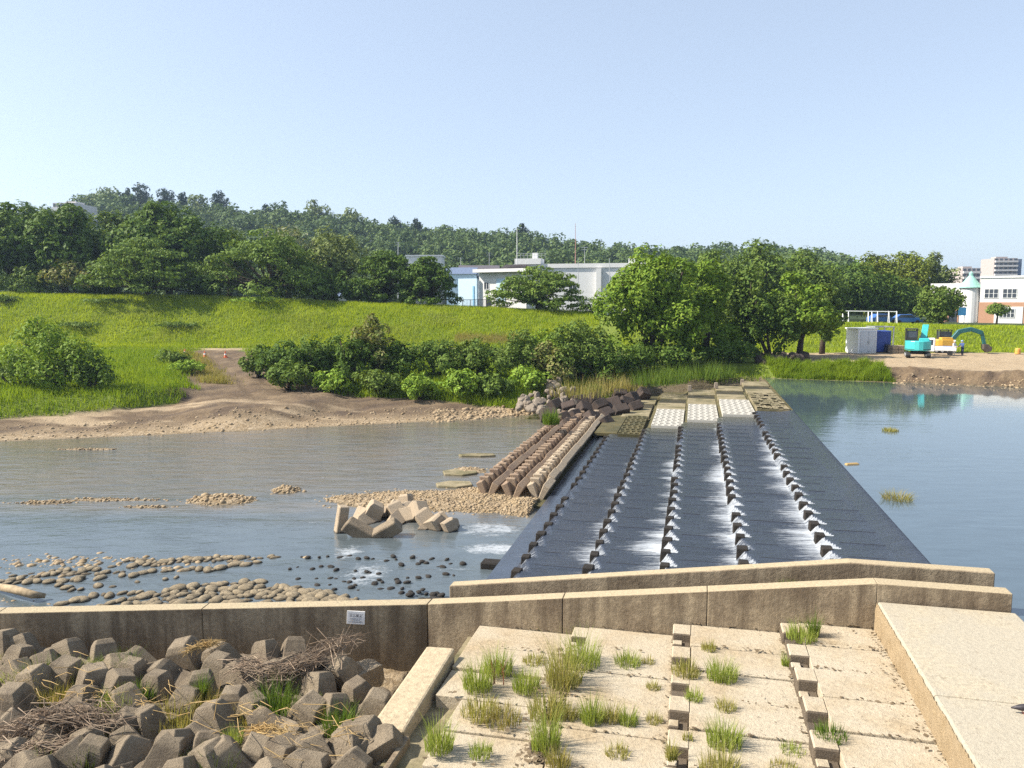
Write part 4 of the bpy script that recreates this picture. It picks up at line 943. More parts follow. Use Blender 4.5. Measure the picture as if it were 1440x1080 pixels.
twig_heap('twig_heap', 'long heap of bare grey twigs slanting up towards the white plate', [pt(345, 940, zt), pt(395, 945, zt), pt(440, 930, zt + .05), pt(488, 903, zt + .1)], .20, 330, TWIG, (.4, 1.3))
twig_heap('twig_mat', 'brown tangled mat of twigs over the blocks at the lower left', [pt(-5, 1040, -.85), pt(60, 1015, -.75), pt(110, 1012, -.72), pt(150, 1018, -.8)], .30, 420, TWIG, (.35, 1.1))
twig_heap('straw_bunch', 'orange straw bunch draped on top of a block by the wall', [pt(262, 916, -.62), pt(285, 908, -.55), pt(304, 905, -.55)], .07, 110, STRAW, (.2, .5), (.004, .009), 'straw')
twig_heap('straw_clump', 'curled orange straw clump between blocks right of the dry grass', [pt(355, 1030, -.85), pt(380, 1024, -.8), pt(412, 1036, -.85)], .12, 120, STRAW, (.2, .5), (.004, .009), 'straw')
mb = MB().tube([pt(480, 942, -.72), pt(482, 915, -.62), pt(478, 898, -.5), pt(484, 884, -.42)], [.012, .009, .007, .004], 6)
tag(mb.build('curved_twig', TWIG, None, origin=pt(480, 942, -.72)), 'single thin curved twig rising to the corner of the white plate', 'twig')
# pigeon at the edge of the big slab
p = at(1438, 1004, .625)
t = thing('pigeon', 'dark pigeon standing on the big pale slab at the right edge', 'pigeon', p)
BIRD = m_plain('pigeon_dark', (.035, .03, .035), .5, .4, var=.2, scale=20)
mb = MB(); body = [(-.15, .075, .012), (-.09, .09, .03), (-.03, .10, .05), (.04, .115, .056), (.09, .145, .042), (.115, .19, .028), (.13, .215, .03), (.155, .22, .02), (.178, .213, .005)]
mb.tube([(p.x + a, p.y - a * .35, p.z + z) for a, z, r_ in body], [r_ for _, _, r_ in body], 12)
mb.build('body', BIRD, t, smooth=True)
mb = MB()
for s_ in (-1, 1):
    b = Vector((p.x + .01, p.y + s_ * .025, p.z)); mb.tube([b, b + Vector((-.005, 0, .07))], .006, 6)
    for a in (-.5, 0, .5): mb.tube([b + Vector((0, 0, .004)), b + Vector((.035 * math.cos(a), .035 * math.sin(a), .004))], .004, 5)
mb.build('feet', m_plain('pigeon_foot', (.45, .13, .10), .6), t)

# odds and ends in the channel between the two walls
def chan(px, py, u=18.5):
    d = ray(px, py); t_ = u / (d[0] * SN + d[1] * CS); return Vector((d[0] * t_, d[1] * t_, CAMZ + d[2] * t_))
p = chan(990, 826, 18.3); p.z = -.42
put('channel_stone', ST[0], p, (0, 0, .4), .22, 'pale round stone lying in the channel between the two walls', 'stone')
p = chan(1110, 822, 18.4); tuft('channel_weed', 'small green weed in the channel between the walls, right one', Vector((p.x, p.y, p.z - .12)), 14, 30, GR_LUSH, 'weed')
p = chan(903, 836, 18.4); tuft('channel_weed', 'small green weed in the channel between the walls, left one', Vector((p.x, p.y, p.z - .12)), 10, 22, GR_LUSH, 'weed')

def litter():
    rg = np.random.default_rng(8); n = 520; pts = []
    while len(pts) < n:
        v = rg.uniform(-4.5, 3.85); u = rg.uniform(11, 17.2)
        for v0, v1, z in DRY:
            if v >= v0 + .4: break
        if v0 + .4 <= v < v1 and (v1 - v < .9 or rg.random() < .25): pts.append((*W(u, v).xy, z + .035))
    P = np.array(pts); Nn = np.stack([rg.normal(0, .35, n), rg.normal(0, .35, n), np.ones(n)], -1)
    V, Fa = leaf_geo(P, Nn, rg.uniform(.015, .07, n), rg, .25)
    tag(big('dry_litter', V, Fa, TWIG), 'scraps of dry stalks and leaves scattered over the pale slabs', 'litter', kind='stuff')

twig_heap('scattered_twigs', 'thin twigs and stalks scattered over the whole block pile', [pt(10, 960, -.8), pt(160, 985, -.75), pt(300, 1000, -.75), pt(420, 1040, -.8), pt(500, 1050, -.8)], .75, 110, STRAW, (.2, .8), (.004, .009))['kind'] = 'stuff'
twig_heap('dry_mat', 'second brown mat of dead stalks at the bottom left corner', [pt(-5, 1062, -.9), pt(50, 1058, -.82), pt(100, 1050, -.82)], .22, 200, STRAW if False else TWIG, (.3, .8))
def soil():
    rg = np.random.default_rng(18); pts = []; sz = []
    for ci, (v0, v1, z) in enumerate(DRY):
        u = 17.41
        while u > 10.5:
            for _ in range(rg.integers(8, 34)): pts.append((*W(u + rg.normal(0, .025), rg.uniform(v0 + .3, v1)).xy, z + .034)); sz.append(rg.uniform(.02, .10))
            u -= 1.12
        for _ in range(150): 
            uu = rg.uniform(11, 17.4); pts.append((*W(uu, v1 - abs(rg.normal(0, .05 if ci else .16))).xy, z + .034)); sz.append(rg.uniform(.02, .09))
    for _ in range(420):
        f = rg.random(); c = Vector(dry_pt(*(np.array([800, 912]) * (1 - f) + np.array([745, 1075]) * f))); pts.append((c.x + rg.normal(0, .16), c.y + rg.normal(0, .10), c.z + .036)); sz.append(rg.uniform(.03, .14))
    n = len(pts); Nn = np.stack([rg.normal(0, .12, n), rg.normal(0, .12, n), np.ones(n)], -1)
    V, Fa = leaf_geo(np.array(pts), Nn, np.array(sz), rg, .7)
    tag(big('joint_soil', V, Fa, m_leaf('soil_crumbs', (.13, .095, .06), (.2, .15, .095), (.085, .065, .04), 0, 2)), 'brown soil and silt caught along the joints of the pale slabs', 'soil', kind='stuff')
# ------------------------------------------------------------------ foliage
LF_BIG = m_leaf('leaf_bright', (0.090, 0.171, 0.017), (0.138, 0.228, 0.025), (0.211, 0.276, 0.037), .25, .5)
LF_DARK = m_leaf('leaf_dark', (0.045, 0.092, 0.018), (0.078, 0.138, 0.024), (0.130, 0.187, 0.030), .22, .3)
LF_MID = m_leaf('leaf_mid', (0.065, 0.122, 0.022), (0.106, 0.163, 0.030), (0.163, 0.211, 0.043), .22, .3)
LF_CHERRY = m_leaf('leaf_cherry', (0.073, 0.130, 0.025), (0.122, 0.187, 0.031), (0.179, 0.244, 0.049), .22, .4)
LF_BLOOM = m_leaf('leaf_blossom', (0.076, 0.126, 0.037), (0.124, 0.177, 0.049), (.36, .34, .25), .22, .4)
LF_YEL = m_leaf('leaf_yellow', (.10, .15, .02), (.145, .185, .026), (.2, .22, .04), .22, .3)
LF_GREY = m_leaf('leaf_greygreen', (0.113, 0.155, 0.043), (0.163, 0.204, 0.062), (0.211, 0.244, 0.086), .22, .3)
LF_HILL = m_leaf('leaf_hill', (.036, .07, .026), (.09, .14, .042), (.135, .18, .06), .2, .09)
LF_PINE = m_leaf('leaf_pine', (0.017, 0.037, 0.016), (0.028, 0.051, 0.020), (0.046, 0.067, 0.025), .15, .3)
LF_VINE = m_leaf('leaf_vine', (0.081, 0.139, 0.022), (0.130, 0.187, 0.027), (0.325, 0.261, 0.123), .22, .5)
LF_LIME = m_leaf('leaf_lime', (0.138, 0.244, 0.025), (0.195, 0.309, 0.037), (0.276, 0.358, 0.062), .25, .6)
def leaf_geo(P, Nn, size, rng, ar=.55):
    n = len(P); Nn = Nn / np.linalg.norm(Nn, axis=1, keepdims=True)
    r_ = rng.normal(0, 1, (n, 3)); T = r_ - (r_ * Nn).sum(1, keepdims=True) * Nn; T /= np.linalg.norm(T, axis=1, keepdims=True) + 1e-6
    B = np.cross(Nn, T); s = (size * rng.uniform(.6, 1.3, n))[:, None]
    V = np.stack([P - T * s * .55, P + B * s * ar * .5 + Nn * s * .08, P + T * s * .55, P - B * s * ar * .5 + Nn * s * .08], 1)
    return V.reshape(-1, 3), np.arange(n * 4).reshape(n, 4)
litter(); soil()
def crown_points(lobes, n, rng, upbias=.25):
    """lobes: array (k, 5) x y z r rz"""
    L = np.asarray(lobes); w = L[:, 3] ** 2 * np.sqrt(L[:, 4] / L[:, 3]); w = w / w.sum(); i = rng.choice(len(L), n, p=w); l = L[i]
    d = rng.normal(0, 1, (n, 3)); d[:, 2] += upbias; d /= np.linalg.norm(d, axis=1, keepdims=True)
    # sub-clumps: pull directions towards a few sprays per lobe
    k = 11; sp = np.random.default_rng(5).normal(0, 1, (len(L) * k, 3)); sp /= np.linalg.norm(sp, axis=1, keepdims=True)
    c = sp[i * k + rng.integers(0, k, n)]; d = d * .42 + c * .75; d /= np.linalg.norm(d, axis=1, keepdims=True)
    rr = rng.uniform(.5, 1.08, n) ** .6
    P = l[:, :3] + d * rr[:, None] * np.stack([l[:, 3], l[:, 3], l[:, 4]], -1)
    Nn = d + rng.normal(0, .55, (n, 3)) + np.array([0, 0, .45])
    return P, Nn
def plant(name, label, px, Y, ytop, wpx, mat, style='broad', n=4000, leaf=.3, cat='tree', group=None, seed=None, trunk=.28, depth=.9, base=None, X=None, bark=None):
    sd = seed if seed is not None else int(px * 7 + Y * 13 + ytop) % 9973
    rg = np.random.default_rng(sd); q_ = random.Random(sd)
    top = atY(px, ytop, Y); x = top.x if X is None else X; zb = hz(x, Y) if base is None else base
    H = max(top.z - zb, .6) * (1.0 if style != 'bush' else 1.12 if cat == 'tree' else 1.02); w = wpx / F * Y / 2 * (1.18 if style == 'broad' else 1.28 if style == 'bush' else 1.08)
    o = thing(name, label, cat, (x, Y, zb), group)
    L = []; z0 = zb + H * (trunk if style not in ('bush',) else .0); ch = H - (z0 - zb); c = Vector((x, Y, z0 + ch * .48))
    if style in ('broad', 'bush'):
        K = 40 if style == 'broad' else 26
        for k in range(K):
            d = Vector((q_.gauss(0, 1), q_.gauss(0, 1), q_.gauss(.15, .9))).normalized(); f = q_.uniform(.4, .82) if k > 6 else .25
            r_ = q_.uniform(.20, .36)
            zc = c.z + d.z * ch * .5 * f * 1.12; tf = (zc - z0) / ch
            wid = w * (1.0 if style == 'broad' else 1.0) * math.sqrt(max(.25, 1 - (max(tf, .3) - .3) ** 2 * 1.3))
            L.append((x + d.x * wid * f, Y + d.y * wid * f * depth, zc, wid * r_, min(wid * r_, ch * .26)))
        L.append((x + q_.uniform(-.2, .2) * w, Y, zb + H - ch * .17, w * .30, ch * .17))
    elif style == 'cherry':
        for k in range(64):
            a_ = q_.uniform(0, 6.28); th = math.asin(q_.random() ** .8); f = math.cos(th) * q_.uniform(.68, .9); tz = math.sin(th) * q_.uniform(.75, .93) + .03
            L.append((x + math.cos(a_) * w * f, Y + math.sin(a_) * w * f * depth, z0 + ch * tz, w * q_.uniform(.16, .27), ch * q_.uniform(.05, .10)))
        for k in range(12):
            a_ = q_.uniform(0, 6.28); f = q_.uniform(0, .5); L.append((x + math.cos(a_) * w * f, Y + math.sin(a_) * w * f, z0 + ch * q_.uniform(.1, .7), w * .3, ch * .14))
        L.append((x, Y, zb + H - ch * .08, w * .3, ch * .08))
    elif style == 'pine':
        for k in range(16):
            t_ = k / 15; rr = w * (1 - t_) ** .75 * q_.uniform(.55, 1); a_ = q_.uniform(0, 6.28)
            L.append((x + math.cos(a_) * rr * .45, Y + math.sin(a_) * rr * .45, z0 + ch * t_ * .94, rr * .62 + .3, ch * .045 + .2))
    P, Nn = crown_points(L, n, rg)
    ok = P[:, 2] > zb + .05 ; P, Nn = P[ok], Nn[ok]
    V, Fa = leaf_geo(P, Nn, leaf, rg)
    big('crown' if cat == 'tree' else 'foliage', V, Fa, mat, o)
    mb = MB(); tr = .028 * H + .05 if style != 'bush' else .03 * H + .02
    if style == 'bush':
        for k in range(5):
            l = L[q_.randrange(len(L))]; mb.tube([(x + q_.uniform(-.2, .2), Y, zb - .1), (x * .5 + l[0] * .5, Y * .5 + l[1] * .5, (zb + l[2]) / 2), l[:3]], [tr, tr * .7, tr * .3], 5)
        mb.build('stem', BARK, o, smooth=True)
    else:
        tx = x + q_.uniform(-.1, .1) * w
        hub = Vector((tx, Y, z0 + ch * (.2 if style != 'pine' else .95)))
        mb.tube([(x, Y, zb - .3), (x + (tx - x) * .4, Y, zb + (hub.z - zb) * .5), hub], [tr * 1.25, tr, tr * .75 if style != 'pine' else .03], 8)
        if style != 'pine':
            for l in L[::2]:
                e = Vector(l[:3]); s_ = Vector((x + (tx - x) * .6, Y, zb + (hub.z - zb) * q_.uniform(.6, 1))); m_ = s_.lerp(e, .5) + Vector((0, 0, .12 * (e - s_).length * (1 if style != 'cherry' else -.2)))
                mb.tube([s_, m_, e], [tr * .5, tr * .33, tr * .12], 5)
        mb.build('trunk', BARK, o, smooth=True)
    return o

G1 = None
T = plant
# behind the levee, from the left
T('oak_tree', 'very dark broad tree filling the left edge behind the levee', 12, 124, 281, 150, LF_DARK, n=11000, leaf=.7)
T('oak_tree', 'dark rounded tree second from the left edge', 84, 121, 290, 130, LF_DARK, n=9000, leaf=.7)
T('oak_tree', 'mid green tree between two dark ones, left of the tallest crown', 158, 130, 292, 96, LF_MID, n=5000, leaf=.7)
T('oak_tree', 'tallest dark dense tree on the left, rising above the cherry trees', 232, 124, 282, 140, LF_DARK, n=11000, leaf=.7)
T('cherry_tree', 'layered spreading cherry tree in front of the tallest dark tree', 205, 114, 334, 172, LF_CHERRY, 'cherry', 12000, .48, trunk=.03)
T('cherry_tree', 'wide spreading tree whose top is dusted with pale blossom', 375, 117, 322, 170, LF_CHERRY, 'cherry', 12500, .48, trunk=.03)
T('flowering_tree', 'pale flowering crown rising behind the wide spreading tree', 402, 128, 314, 92, LF_BLOOM, 'broad', 3000, .6, trunk=.3)
T('leafy_tree', 'mid green tree behind, between the tallest dark tree and the flowering crown', 318, 134, 318, 90, LF_MID, n=3500, leaf=.7)
T('leafy_tree', 'olive green tree just right of the flowering crown', 468, 127, 326, 105, LF_GREY, n=4500, leaf=.6)
T('cherry_tree', 'dark layered cherry tree left of the white buildings', 540, 119, 352, 104, LF_DARK, 'cherry', 9500, .46, trunk=.04)
T('cherry_tree', 'cherry tree touching the pale blue wall of the small building', 602, 117, 361, 86, LF_DARK, 'cherry', 8000, .46, trunk=.05)
T('cherry_tree', 'rounded cherry tree standing alone in front of the white gymnasium', 757, 117, 374, 132, LF_CHERRY, 'cherry', 11000, .44, trunk=.04)
for x, y, w, m, lab in [(38, 378, 80, LF_MID, 'low leafy tree at the left edge under the dark crowns'), (105, 372, 80, LF_VINE, 'low tree with reddish young leaves under the dark crowns'), (140, 392, 60, LF_DARK, 'small dark tree filling the gap left of the layered cherry'), (290, 385, 70, LF_DARK, 'small dark tree in the gap between the two spreading trees'), (455, 382, 70, LF_DARK, 'small dark tree in the gap below the olive green tree'), (500, 398, 40, LF_DARK, 'small dark tree left of the layered cherry by the buildings')]:
    T('small_tree', lab, x, 117, y, w, m, 'bush', 2600, .5, cat='tree')
T('low_shrub', 'low green shrub on the levee top before the spreading trees', 365, 112, 418, 80, LF_LIME, 'bush', 900, .35, cat='shrub')
T('low_shrub', 'low green shrub on the levee beside the lone cherry tree', 835, 112, 418, 40, LF_MID, 'bush', 800, .35, cat='shrub')
# the group at the end of the weir
T('big_tree', 'big bright green tree at the far end of the weir', 918, 77, 360, 150, LF_BIG, 'bush', n=20000, leaf=.40, seed=4, cat='tree')
T('big_tree', 'green tree grown into the right side of the big bright tree', 995, 81, 378, 92, LF_BIG, 'bush', n=10000, leaf=.40, cat='tree')
T('leafy_tree', 'green tree in the middle of the group right of the big tree', 1052, 86, 372, 112, LF_MID, n=11000, leaf=.40, trunk=.06)
T('leafy_tree', 'leafy tree with a forked trunk nearest the grey shed', 1128, 86, 380, 100, LF_BIG, n=11000, leaf=.40, trunk=.14)
T('leafy_tree', 'smaller tree leaning out over the grass left of the grey shed', 1160, 92, 396, 52, LF_MID, n=6000, leaf=.42, trunk=.2)
T('leafy_tree', 'tree low down between the group and the shed', 1085, 84, 425, 80, LF_DARK, 'bush', n=3500, leaf=.4)
for x, Y, y, w, m, lab in [(1062, 126, 342, 140, LF_MID, 'broad green tree behind the riverside group'), (1128, 130, 352, 120, LF_MID, 'green tree behind the forked trunk tree'), (1196, 150, 368, 110, LF_DARK, 'shady green tree behind the white play frame'), (1232, 165, 356, 92, LF_YEL, 'yellow green tree, left one of the pair above the play frame'), (1272, 165, 350, 88, LF_YEL, 'yellow green tree, right one of the pair above the play frame'), (1318, 168, 352, 60, LF_GREY, 'grey green tree beside the white school'), (1240, 150, 392, 110, LF_DARK, 'dark shaded tree just behind the blue cars'), (1008, 130, 352, 90, LF_MID, 'tree crown showing above the big bright tree')]:
    T('leafy_tree', lab, x, Y, y, w, m, n=8000, leaf=.60, trunk=.04)
T('round_tree', 'compact round tree in front of the white school', 1325, 114, 402, 70, LF_MID, n=6500, leaf=.42, trunk=.08)
T('young_tree', 'little round young tree before the brick school wall', 1403, 126, 426, 30, LF_CHERRY, n=1300, leaf=.35, trunk=.42)
# bank shrubs
T('wild_shrub', 'big bright straggly shrub on the left bank', 85, 62, 466, 120, LF_BIG, 'bush', 3800, .30, cat='shrub')
T('wild_shrub', 'tall thin straggly shrub behind the big one on the left bank', 60, 66, 440, 70, LF_BIG, 'broad', 1300, .32, cat='shrub', trunk=.3)
T('wild_shrub', 'dark shrub at the right foot of the big left bank shrub', 128, 61, 492, 60, LF_DARK, 'bush', 1400, .28, cat='shrub')
T('wild_shrub', 'shrub cut by the left edge of the view on the bank', 15, 62, 487, 70, LF_MID, 'bush', 1500, .28, cat='shrub')
T('low_shrub', 'small leafy shrub left of the dirt ramp', 245, 78, 492, 46, LF_MID, 'bush', 900, .3, cat='shrub')
T('low_shrub', 'light green leafy shrub on the edge of the dirt ramp', 262, 73, 506, 50, LF_LIME, 'bush', 900, .28, cat='shrub')
for x, Y, y, w, m, n_, lab in [(392, 71, 478, 80, LF_DARK, 2600, 'dark shrub right of the dirt ramp, first of the bank shrubs'), (440, 71, 470, 80, LF_DARK, 2600, 'dark round shrub second right of the dirt ramp'), (405, 67, 506, 66, LF_CHERRY, 1500, 'leafy pale green shrub at the foot of the ramp'), (524, 70, 444, 62, LF_VINE, 2600, 'tall pointed vine covered shrub'), (496, 69, 470, 70, LF_DARK, 2400, 'dark shrub left of the tall pointed one'), (556, 70, 482, 70, LF_DARK, 2200, 'dark shrub right of the tall pointed one'), (612, 71, 478, 80, LF_CHERRY, 2400, 'green vine draped shrub in the middle of the bank'),
      (672, 71, 482, 90, LF_MID, 2600, 'wide shrub mound right of the middle of the bank'), (735, 71, 464, 80, LF_MID, 2600, 'shrub with bare vines left of the big tree'), (775, 70, 480, 60, LF_VINE, 2000, 'brown viny shrub left of the big tree'), (812, 71, 450, 90, LF_MID, 3000, 'tall shrub merging into the big bright tree'), (850, 70, 488, 60, LF_DARK, 1800, 'dark shrub under the left side of the big tree'),
      (590, 65, 524, 56, LF_LIME, 1400, 'low bright shrub by the beach, left one'), (646, 65, 520, 62, LF_LIME, 1500, 'low bright shrub by the beach, middle one'), (690, 65, 526, 54, LF_CHERRY, 1300, 'low bright shrub by the beach, right one'), (900, 73.6, 486, 74, LF_DARK, 1800, 'dark shrub at the foot of the big bright tree'), (955, 74.6, 484, 84, LF_DARK, 2000, 'dark shrub under the right half of the big tree'), (1025, 76, 480, 84, LF_DARK, 2000, 'dark shrub in the shade of the group right of the big tree')]:
    T('bank_shrub', lab, x, Y, y, w, m, 'bush', int(n_ * 1.5), .30, cat='shrub')
for x, Y, y, w, m, n_, lab in [(470, 74, 482, 70, LF_CHERRY, 2400, 'pale green shrub behind the dark shrubs right of the ramp'), (765, 74, 466, 80, LF_BIG, 2600, 'bright shrub in the back row near the big tree'), (830, 74, 462, 80, LF_MID, 2600, 'tall mound joining the thicket to the big tree'), (360, 73, 492, 50, LF_MID, 1500, 'low shrub at the right edge of the ramp top'), (470, 67, 522, 60, LF_LIME, 1500, 'low lime green mound before the dark shrubs'), (535, 66, 520, 70, LF_MID, 1700, 'low green mound before the tall pointed shrub'), (745, 66, 515, 60, LF_LIME, 1500, 'low lime green mound left of the pale rock heap')]:
    T('bank_shrub', lab, x, Y, y, w, m, 'bush', int(n_ * 1.4), .30, cat='shrub')
for x, y, w, lab in [(250, 452, 70, 'dark leafy patch of weeds on the levee, right one'), (110, 452, 60, 'dark leafy patch of weeds on the levee, left one'), (5, 415, 40, 'dark shrub at the left end of the levee top'), (150, 425, 70, 'low green shrub near the levee top at left')]:
    T('low_shrub', lab, x, 104 if y > 440 else 110, y, w, LF_MID, 'bush', 900, .32, cat='shrub')
# ridge trees
for x, y, w, lab in [(198, 256, 26, 'tallest dark pine on the wooded ridge at left'), (180, 262, 14, 'small dark pine left of the tallest pine'), (233, 262, 24, 'dark pine right of the tallest pine'), (257, 268, 13, 'slim dark pine between two pines'), (308, 265, 22, 'dark pine standing alone on the ridge'), (735, 312, 18, 'dark pine behind the white mast'), (375, 285, 14, 'small pine on the middle of the ridge'), (555, 301, 16, 'dark pine above the left cherry tree'), (585, 305, 14, 'dark pine on the ridge right of its twin')]:
    T('ridge_pine', lab, x, 402, y + 1, w * 1.15, LF_PINE, 'broad', 900, 1.2, trunk=.32)
for x, y, w, m, lab in [(155, 264, 62, LF_GREY, 'pale rounded tree at the left end of the ridge'), (275, 272, 40, LF_GREY, 'pale rounded ridge tree between the pines'), (392, 281, 40, LF_HILL, 'flat topped tree on the ridge'), (445, 280, 46, LF_GREY, 'light tall tree on the ridge, its crown fanned out'), (493, 290, 44, LF_GREY, 'light green tree on the ridge above the white roofs')]:
    T('ridge_tree', lab, x, 400, y, w, m, 'broad', 1100, 1.5, trunk=.1)
# the wood on the ridge reads as one mass
def hill_wood():
    rg = np.random.default_rng(77); Vs = []; Fs = []; off = 0
    n = 2300; Y = rg.uniform(205, 455, n); a = rg.uniform(-.74, .52, n); X = a * Y
    h = height(X, Y); s = rg.uniform(3.2, 6.2, n)
    # cap so that the crowns follow the ridge line
    for x, y, z, r_ in zip(X, Y, h, s):
        K = 5; L = [(x + rg.normal(0, r_ * .42), y + rg.normal(0, r_ * .42), z + r_ * rg.uniform(.8, 1.75), r_ * rg.uniform(.45, .7), r_ * rg.uniform(.4, .6)) for _ in range(K)]
        m = 260; P, Nn = crown_points(L, m, rg, .5); V, Fa = leaf_geo(P, Nn, np.full(m, r_ * .24), rg, .75)
        Vs.append(V); Fs.append(Fa + off); off += len(V)
    tag(big('hillside_wood', np.concatenate(Vs), np.concatenate(Fs), LF_HILL), 'dense hazy wood covering the ridge behind the buildings', 'wood', kind='stuff')
hill_wood()

# ------------------------------------------------------------------ meadow grass (beyond counting)
LV_G = m_leaf('levee_grass_blade', (.17, .26, .012), (.30, .37, .018), (.37, .42, .035), .4, .2)
BK_G = m_leaf('bank_grass_blade', (.11, .20, .012), (.19, .27, .018), (.25, .31, .03), .4, .25)
def field(name, label, X, Y, hmin, hmax, w, mat, rg, rag=(.55, .9, .35)):
    Z = height(X, Y); P = np.stack([X, Y, Z - .03], -1); n = len(P)
    k = rag[0] + rag[1] * fbm(X * rag[2], Y * rag[2], 12)
    V, Fa = blades(P, rg.uniform(hmin, hmax, n) * k, w * rg.uniform(.6, 1.4, n), rg.uniform(.1, .55, n), segs=2, rng=rg)
    return tag(big(name, V, Fa, mat), label, 'grass', kind='stuff')
rg = np.random.default_rng(5)
n = 170000; Y = rg.uniform(96.3, 121, n); a = rg.uniform(-.78, .30, n); X = a * Y
ok = (sstep(17, 7, X) > .5) ; field('levee_grass', 'tall yellow green grass on the levee slope', X[ok], Y[ok], .3, .65, .055, LV_G, rg)
n = 5000; t_ = rg.random(n); X = RA.x - 2.6 + (RB.x - 3.4 - RA.x) * t_ + rg.normal(0, .8, n); Y = RA.y - 2 + (RB.y + 6 - RA.y) * t_; field('ramp_edge_grass', 'dry straw coloured grass along the left edge of the dirt ramp', X, Y, .25, .7, .04, GR_DRY, rg, (.0, 1.7, .9))
n = 60000; Y = rg.uniform(96.5, 114, n); X = rg.uniform(-78, 30, n); ok = (fbm(X * .22, Y * .3, 71) > .53) & (sstep(17, 7, X) > .5)
field('levee_weeds', 'patches of darker taller weeds scattered over the levee grass', X[ok], Y[ok], .35, .8, .06, GR_GREEN, rg)
n = 9000; X = rg.uniform(atY(640, 460, 101).x, atY(745, 460, 101).x, n); Y = 101 + rg.normal(0, .8, n); field('dry_grass_strip', 'pale dry grass strip low on the levee left of the big tree', X, Y, .3, .75, .05, GR_DRY, rg)
n = 42000; Y = rg.uniform(93.8, 113, n); X = rg.uniform(14, 78, n); ok = (Y > np.interp(X, [14, 30, 34, 80], [78, 88, 93.8, 94.2]))
field('right_levee_grass', 'mown looking yellow green grass on the levee behind the machines', X[ok], Y[ok], .2, .5, .07, LV_G, rg)
n = 110000; Y = rg.uniform(52, 92.5, n); a = rg.uniform(-.78, .02, n); X = a * Y; s = Y - yw(X); rd, rt0 = ramp_d(X, Y)
ok = (s > dirtw(X) + .3 + (fbm(X * .4, Y * .4, 21) - .47) * 2) & (rd + (fbm(X * .5, Y * .5, 33) - .47) * 5 > 2.4 + np.where(X > RA.x + 3 + 8 * rt0, 2.6, 4.0) * rt0) & (X < 2); field('bank_grass', 'lush green grass of the left bank meadow', X[ok], Y[ok], .25, .8, .05, BK_G, rg)
n = 30000; Y = rg.uniform(58, 72, n); X = rg.uniform(-24, 10, n); s = Y - yw(X); d = dirtw(X); rd, rt0 = ramp_d(X, Y); ok = (s > d - .2) & (s < d + 3.5) & (rd > 3 + 4 * rt0)
field('beach_edge_grass', 'bright tall grass fringe at the edge of the bare shore', X[ok], Y[ok], .4, 1.1, .045, BK_G, rg, (.15, 1.5, .8))
n = 30000; X = rg.uniform(24.3, 34.3, n); s = rg.uniform(.15, 5, n) ; Y = yw(X) + s; ok = (s < 1.5 + 3.5 * fbm(X * .5, Y * .5, 3)) & (X < 33.2 + .8 * vnoise(Y, X, 2))
field('reed_fringe', 'tall green grass fringe hanging over the reservoir edge', X[ok], Y[ok], .4, 1.0, .035, BK_G, rg, (.05, 1.7, 1.1))
n = 2000; X = rg.uniform(8, 24, n); Y = rg.uniform(71.5, 73.6, n); field('weir_end_grass', 'rough mixed grass where the weir meets the bank', X, Y, .2, .7, .04, BK_G, rg)
for x, y, h, w, lab in [(920, 540, 26, 60, 'tall green reed clump left of the far slabs'), (945, 538, 28, 40, 'second reed clump beside the far slabs'), (985, 532, 24, 50, 'reed clump right of the big tree'), (1010, 530, 22, 40, 'reed clump beside the bank revetment')]:
    p = at(x, y, .1); tuft('reed_clump', lab, p, h, w, GR_LUSH, 'reeds', wd=.035, dens=1.2)
for x, y, h, w, m, lab in [(815, 556, 26, 70, GR_DRY, 'dry pinkish brush on top of the dark blocks, left clump'), (855, 550, 26, 50, GR_DRY, 'dry pinkish brush on top of the dark blocks, right clump'), (885, 548, 20, 40, GR_DRY, 'dry brush near the far slabs'), (835, 552, 14, 18, GR_LUSH, 'small green clump among the dry brush'), (775, 596, 22, 20, GR_LUSH, 'green weed clump at the far end of the troughs')]:
    p = at(x, y, -.5); tuft('dry_brush' if m is GR_DRY else 'weed_clump', lab, p, h, w, m, 'brush', wd=.03)
p = at(1262, 702, 0); tuft('water_grass', 'dry grass clump sticking out of the reservoir', p, 16, 34, GR_DRY, wd=.012, lean=(.5, 1.2))
p = at(1252, 606, 0); tuft('water_weed', 'small green weed tip in the open reservoir', p, 6, 18, GR_MIX, wd=.02)
p = at(1198, 653, 0); t = MB().box((p.x, p.y, 0), (.7, .25, .12), rz=.2, top=(.8, .6)).build('floating_plank', STRAW, None, bevel=.02, origin=p); tag(t, 'short brown board caught at the reservoir edge of the weir', 'board')
# ------------------------------------------------------------------ buildings
PAINT_W = m_conc('render_white', (.72, .71, .69), (.6, .58, .55), (.6, .85), .4, streak=.12, bump=.1, speck=.06)
PAINT_G = m_conc('render_grey', (.70, .70, .69), (.58, .58, .58), (.55, .85), .4, streak=.2, bump=.1, speck=.06)
PALE_BLUE = m_plain('wall_pale_blue', (.52, .68, .80), .7, var=.04)
BRICK = m_conc('brick_orange', (.47, .27, .17), (.36, .2, .13), (.5, .8), .8, bump=.2, speck=.15)
GLASS = m_plain('window_glass', (.05, .06, .075), .12, .6, var=.1)
ROOF_T = m_plain('roof_copper_green', (.28, .52, .44), .6, var=.1)
ROOF_B = m_plain('roof_dark', (.10, .09, .10), .7)
ROOF_TILE = m_plain('roof_blue_grey', (.13, .17, .26), .6)
METAL = m_plain('metal_grey', (.45, .46, .47), .45, .5, .4)
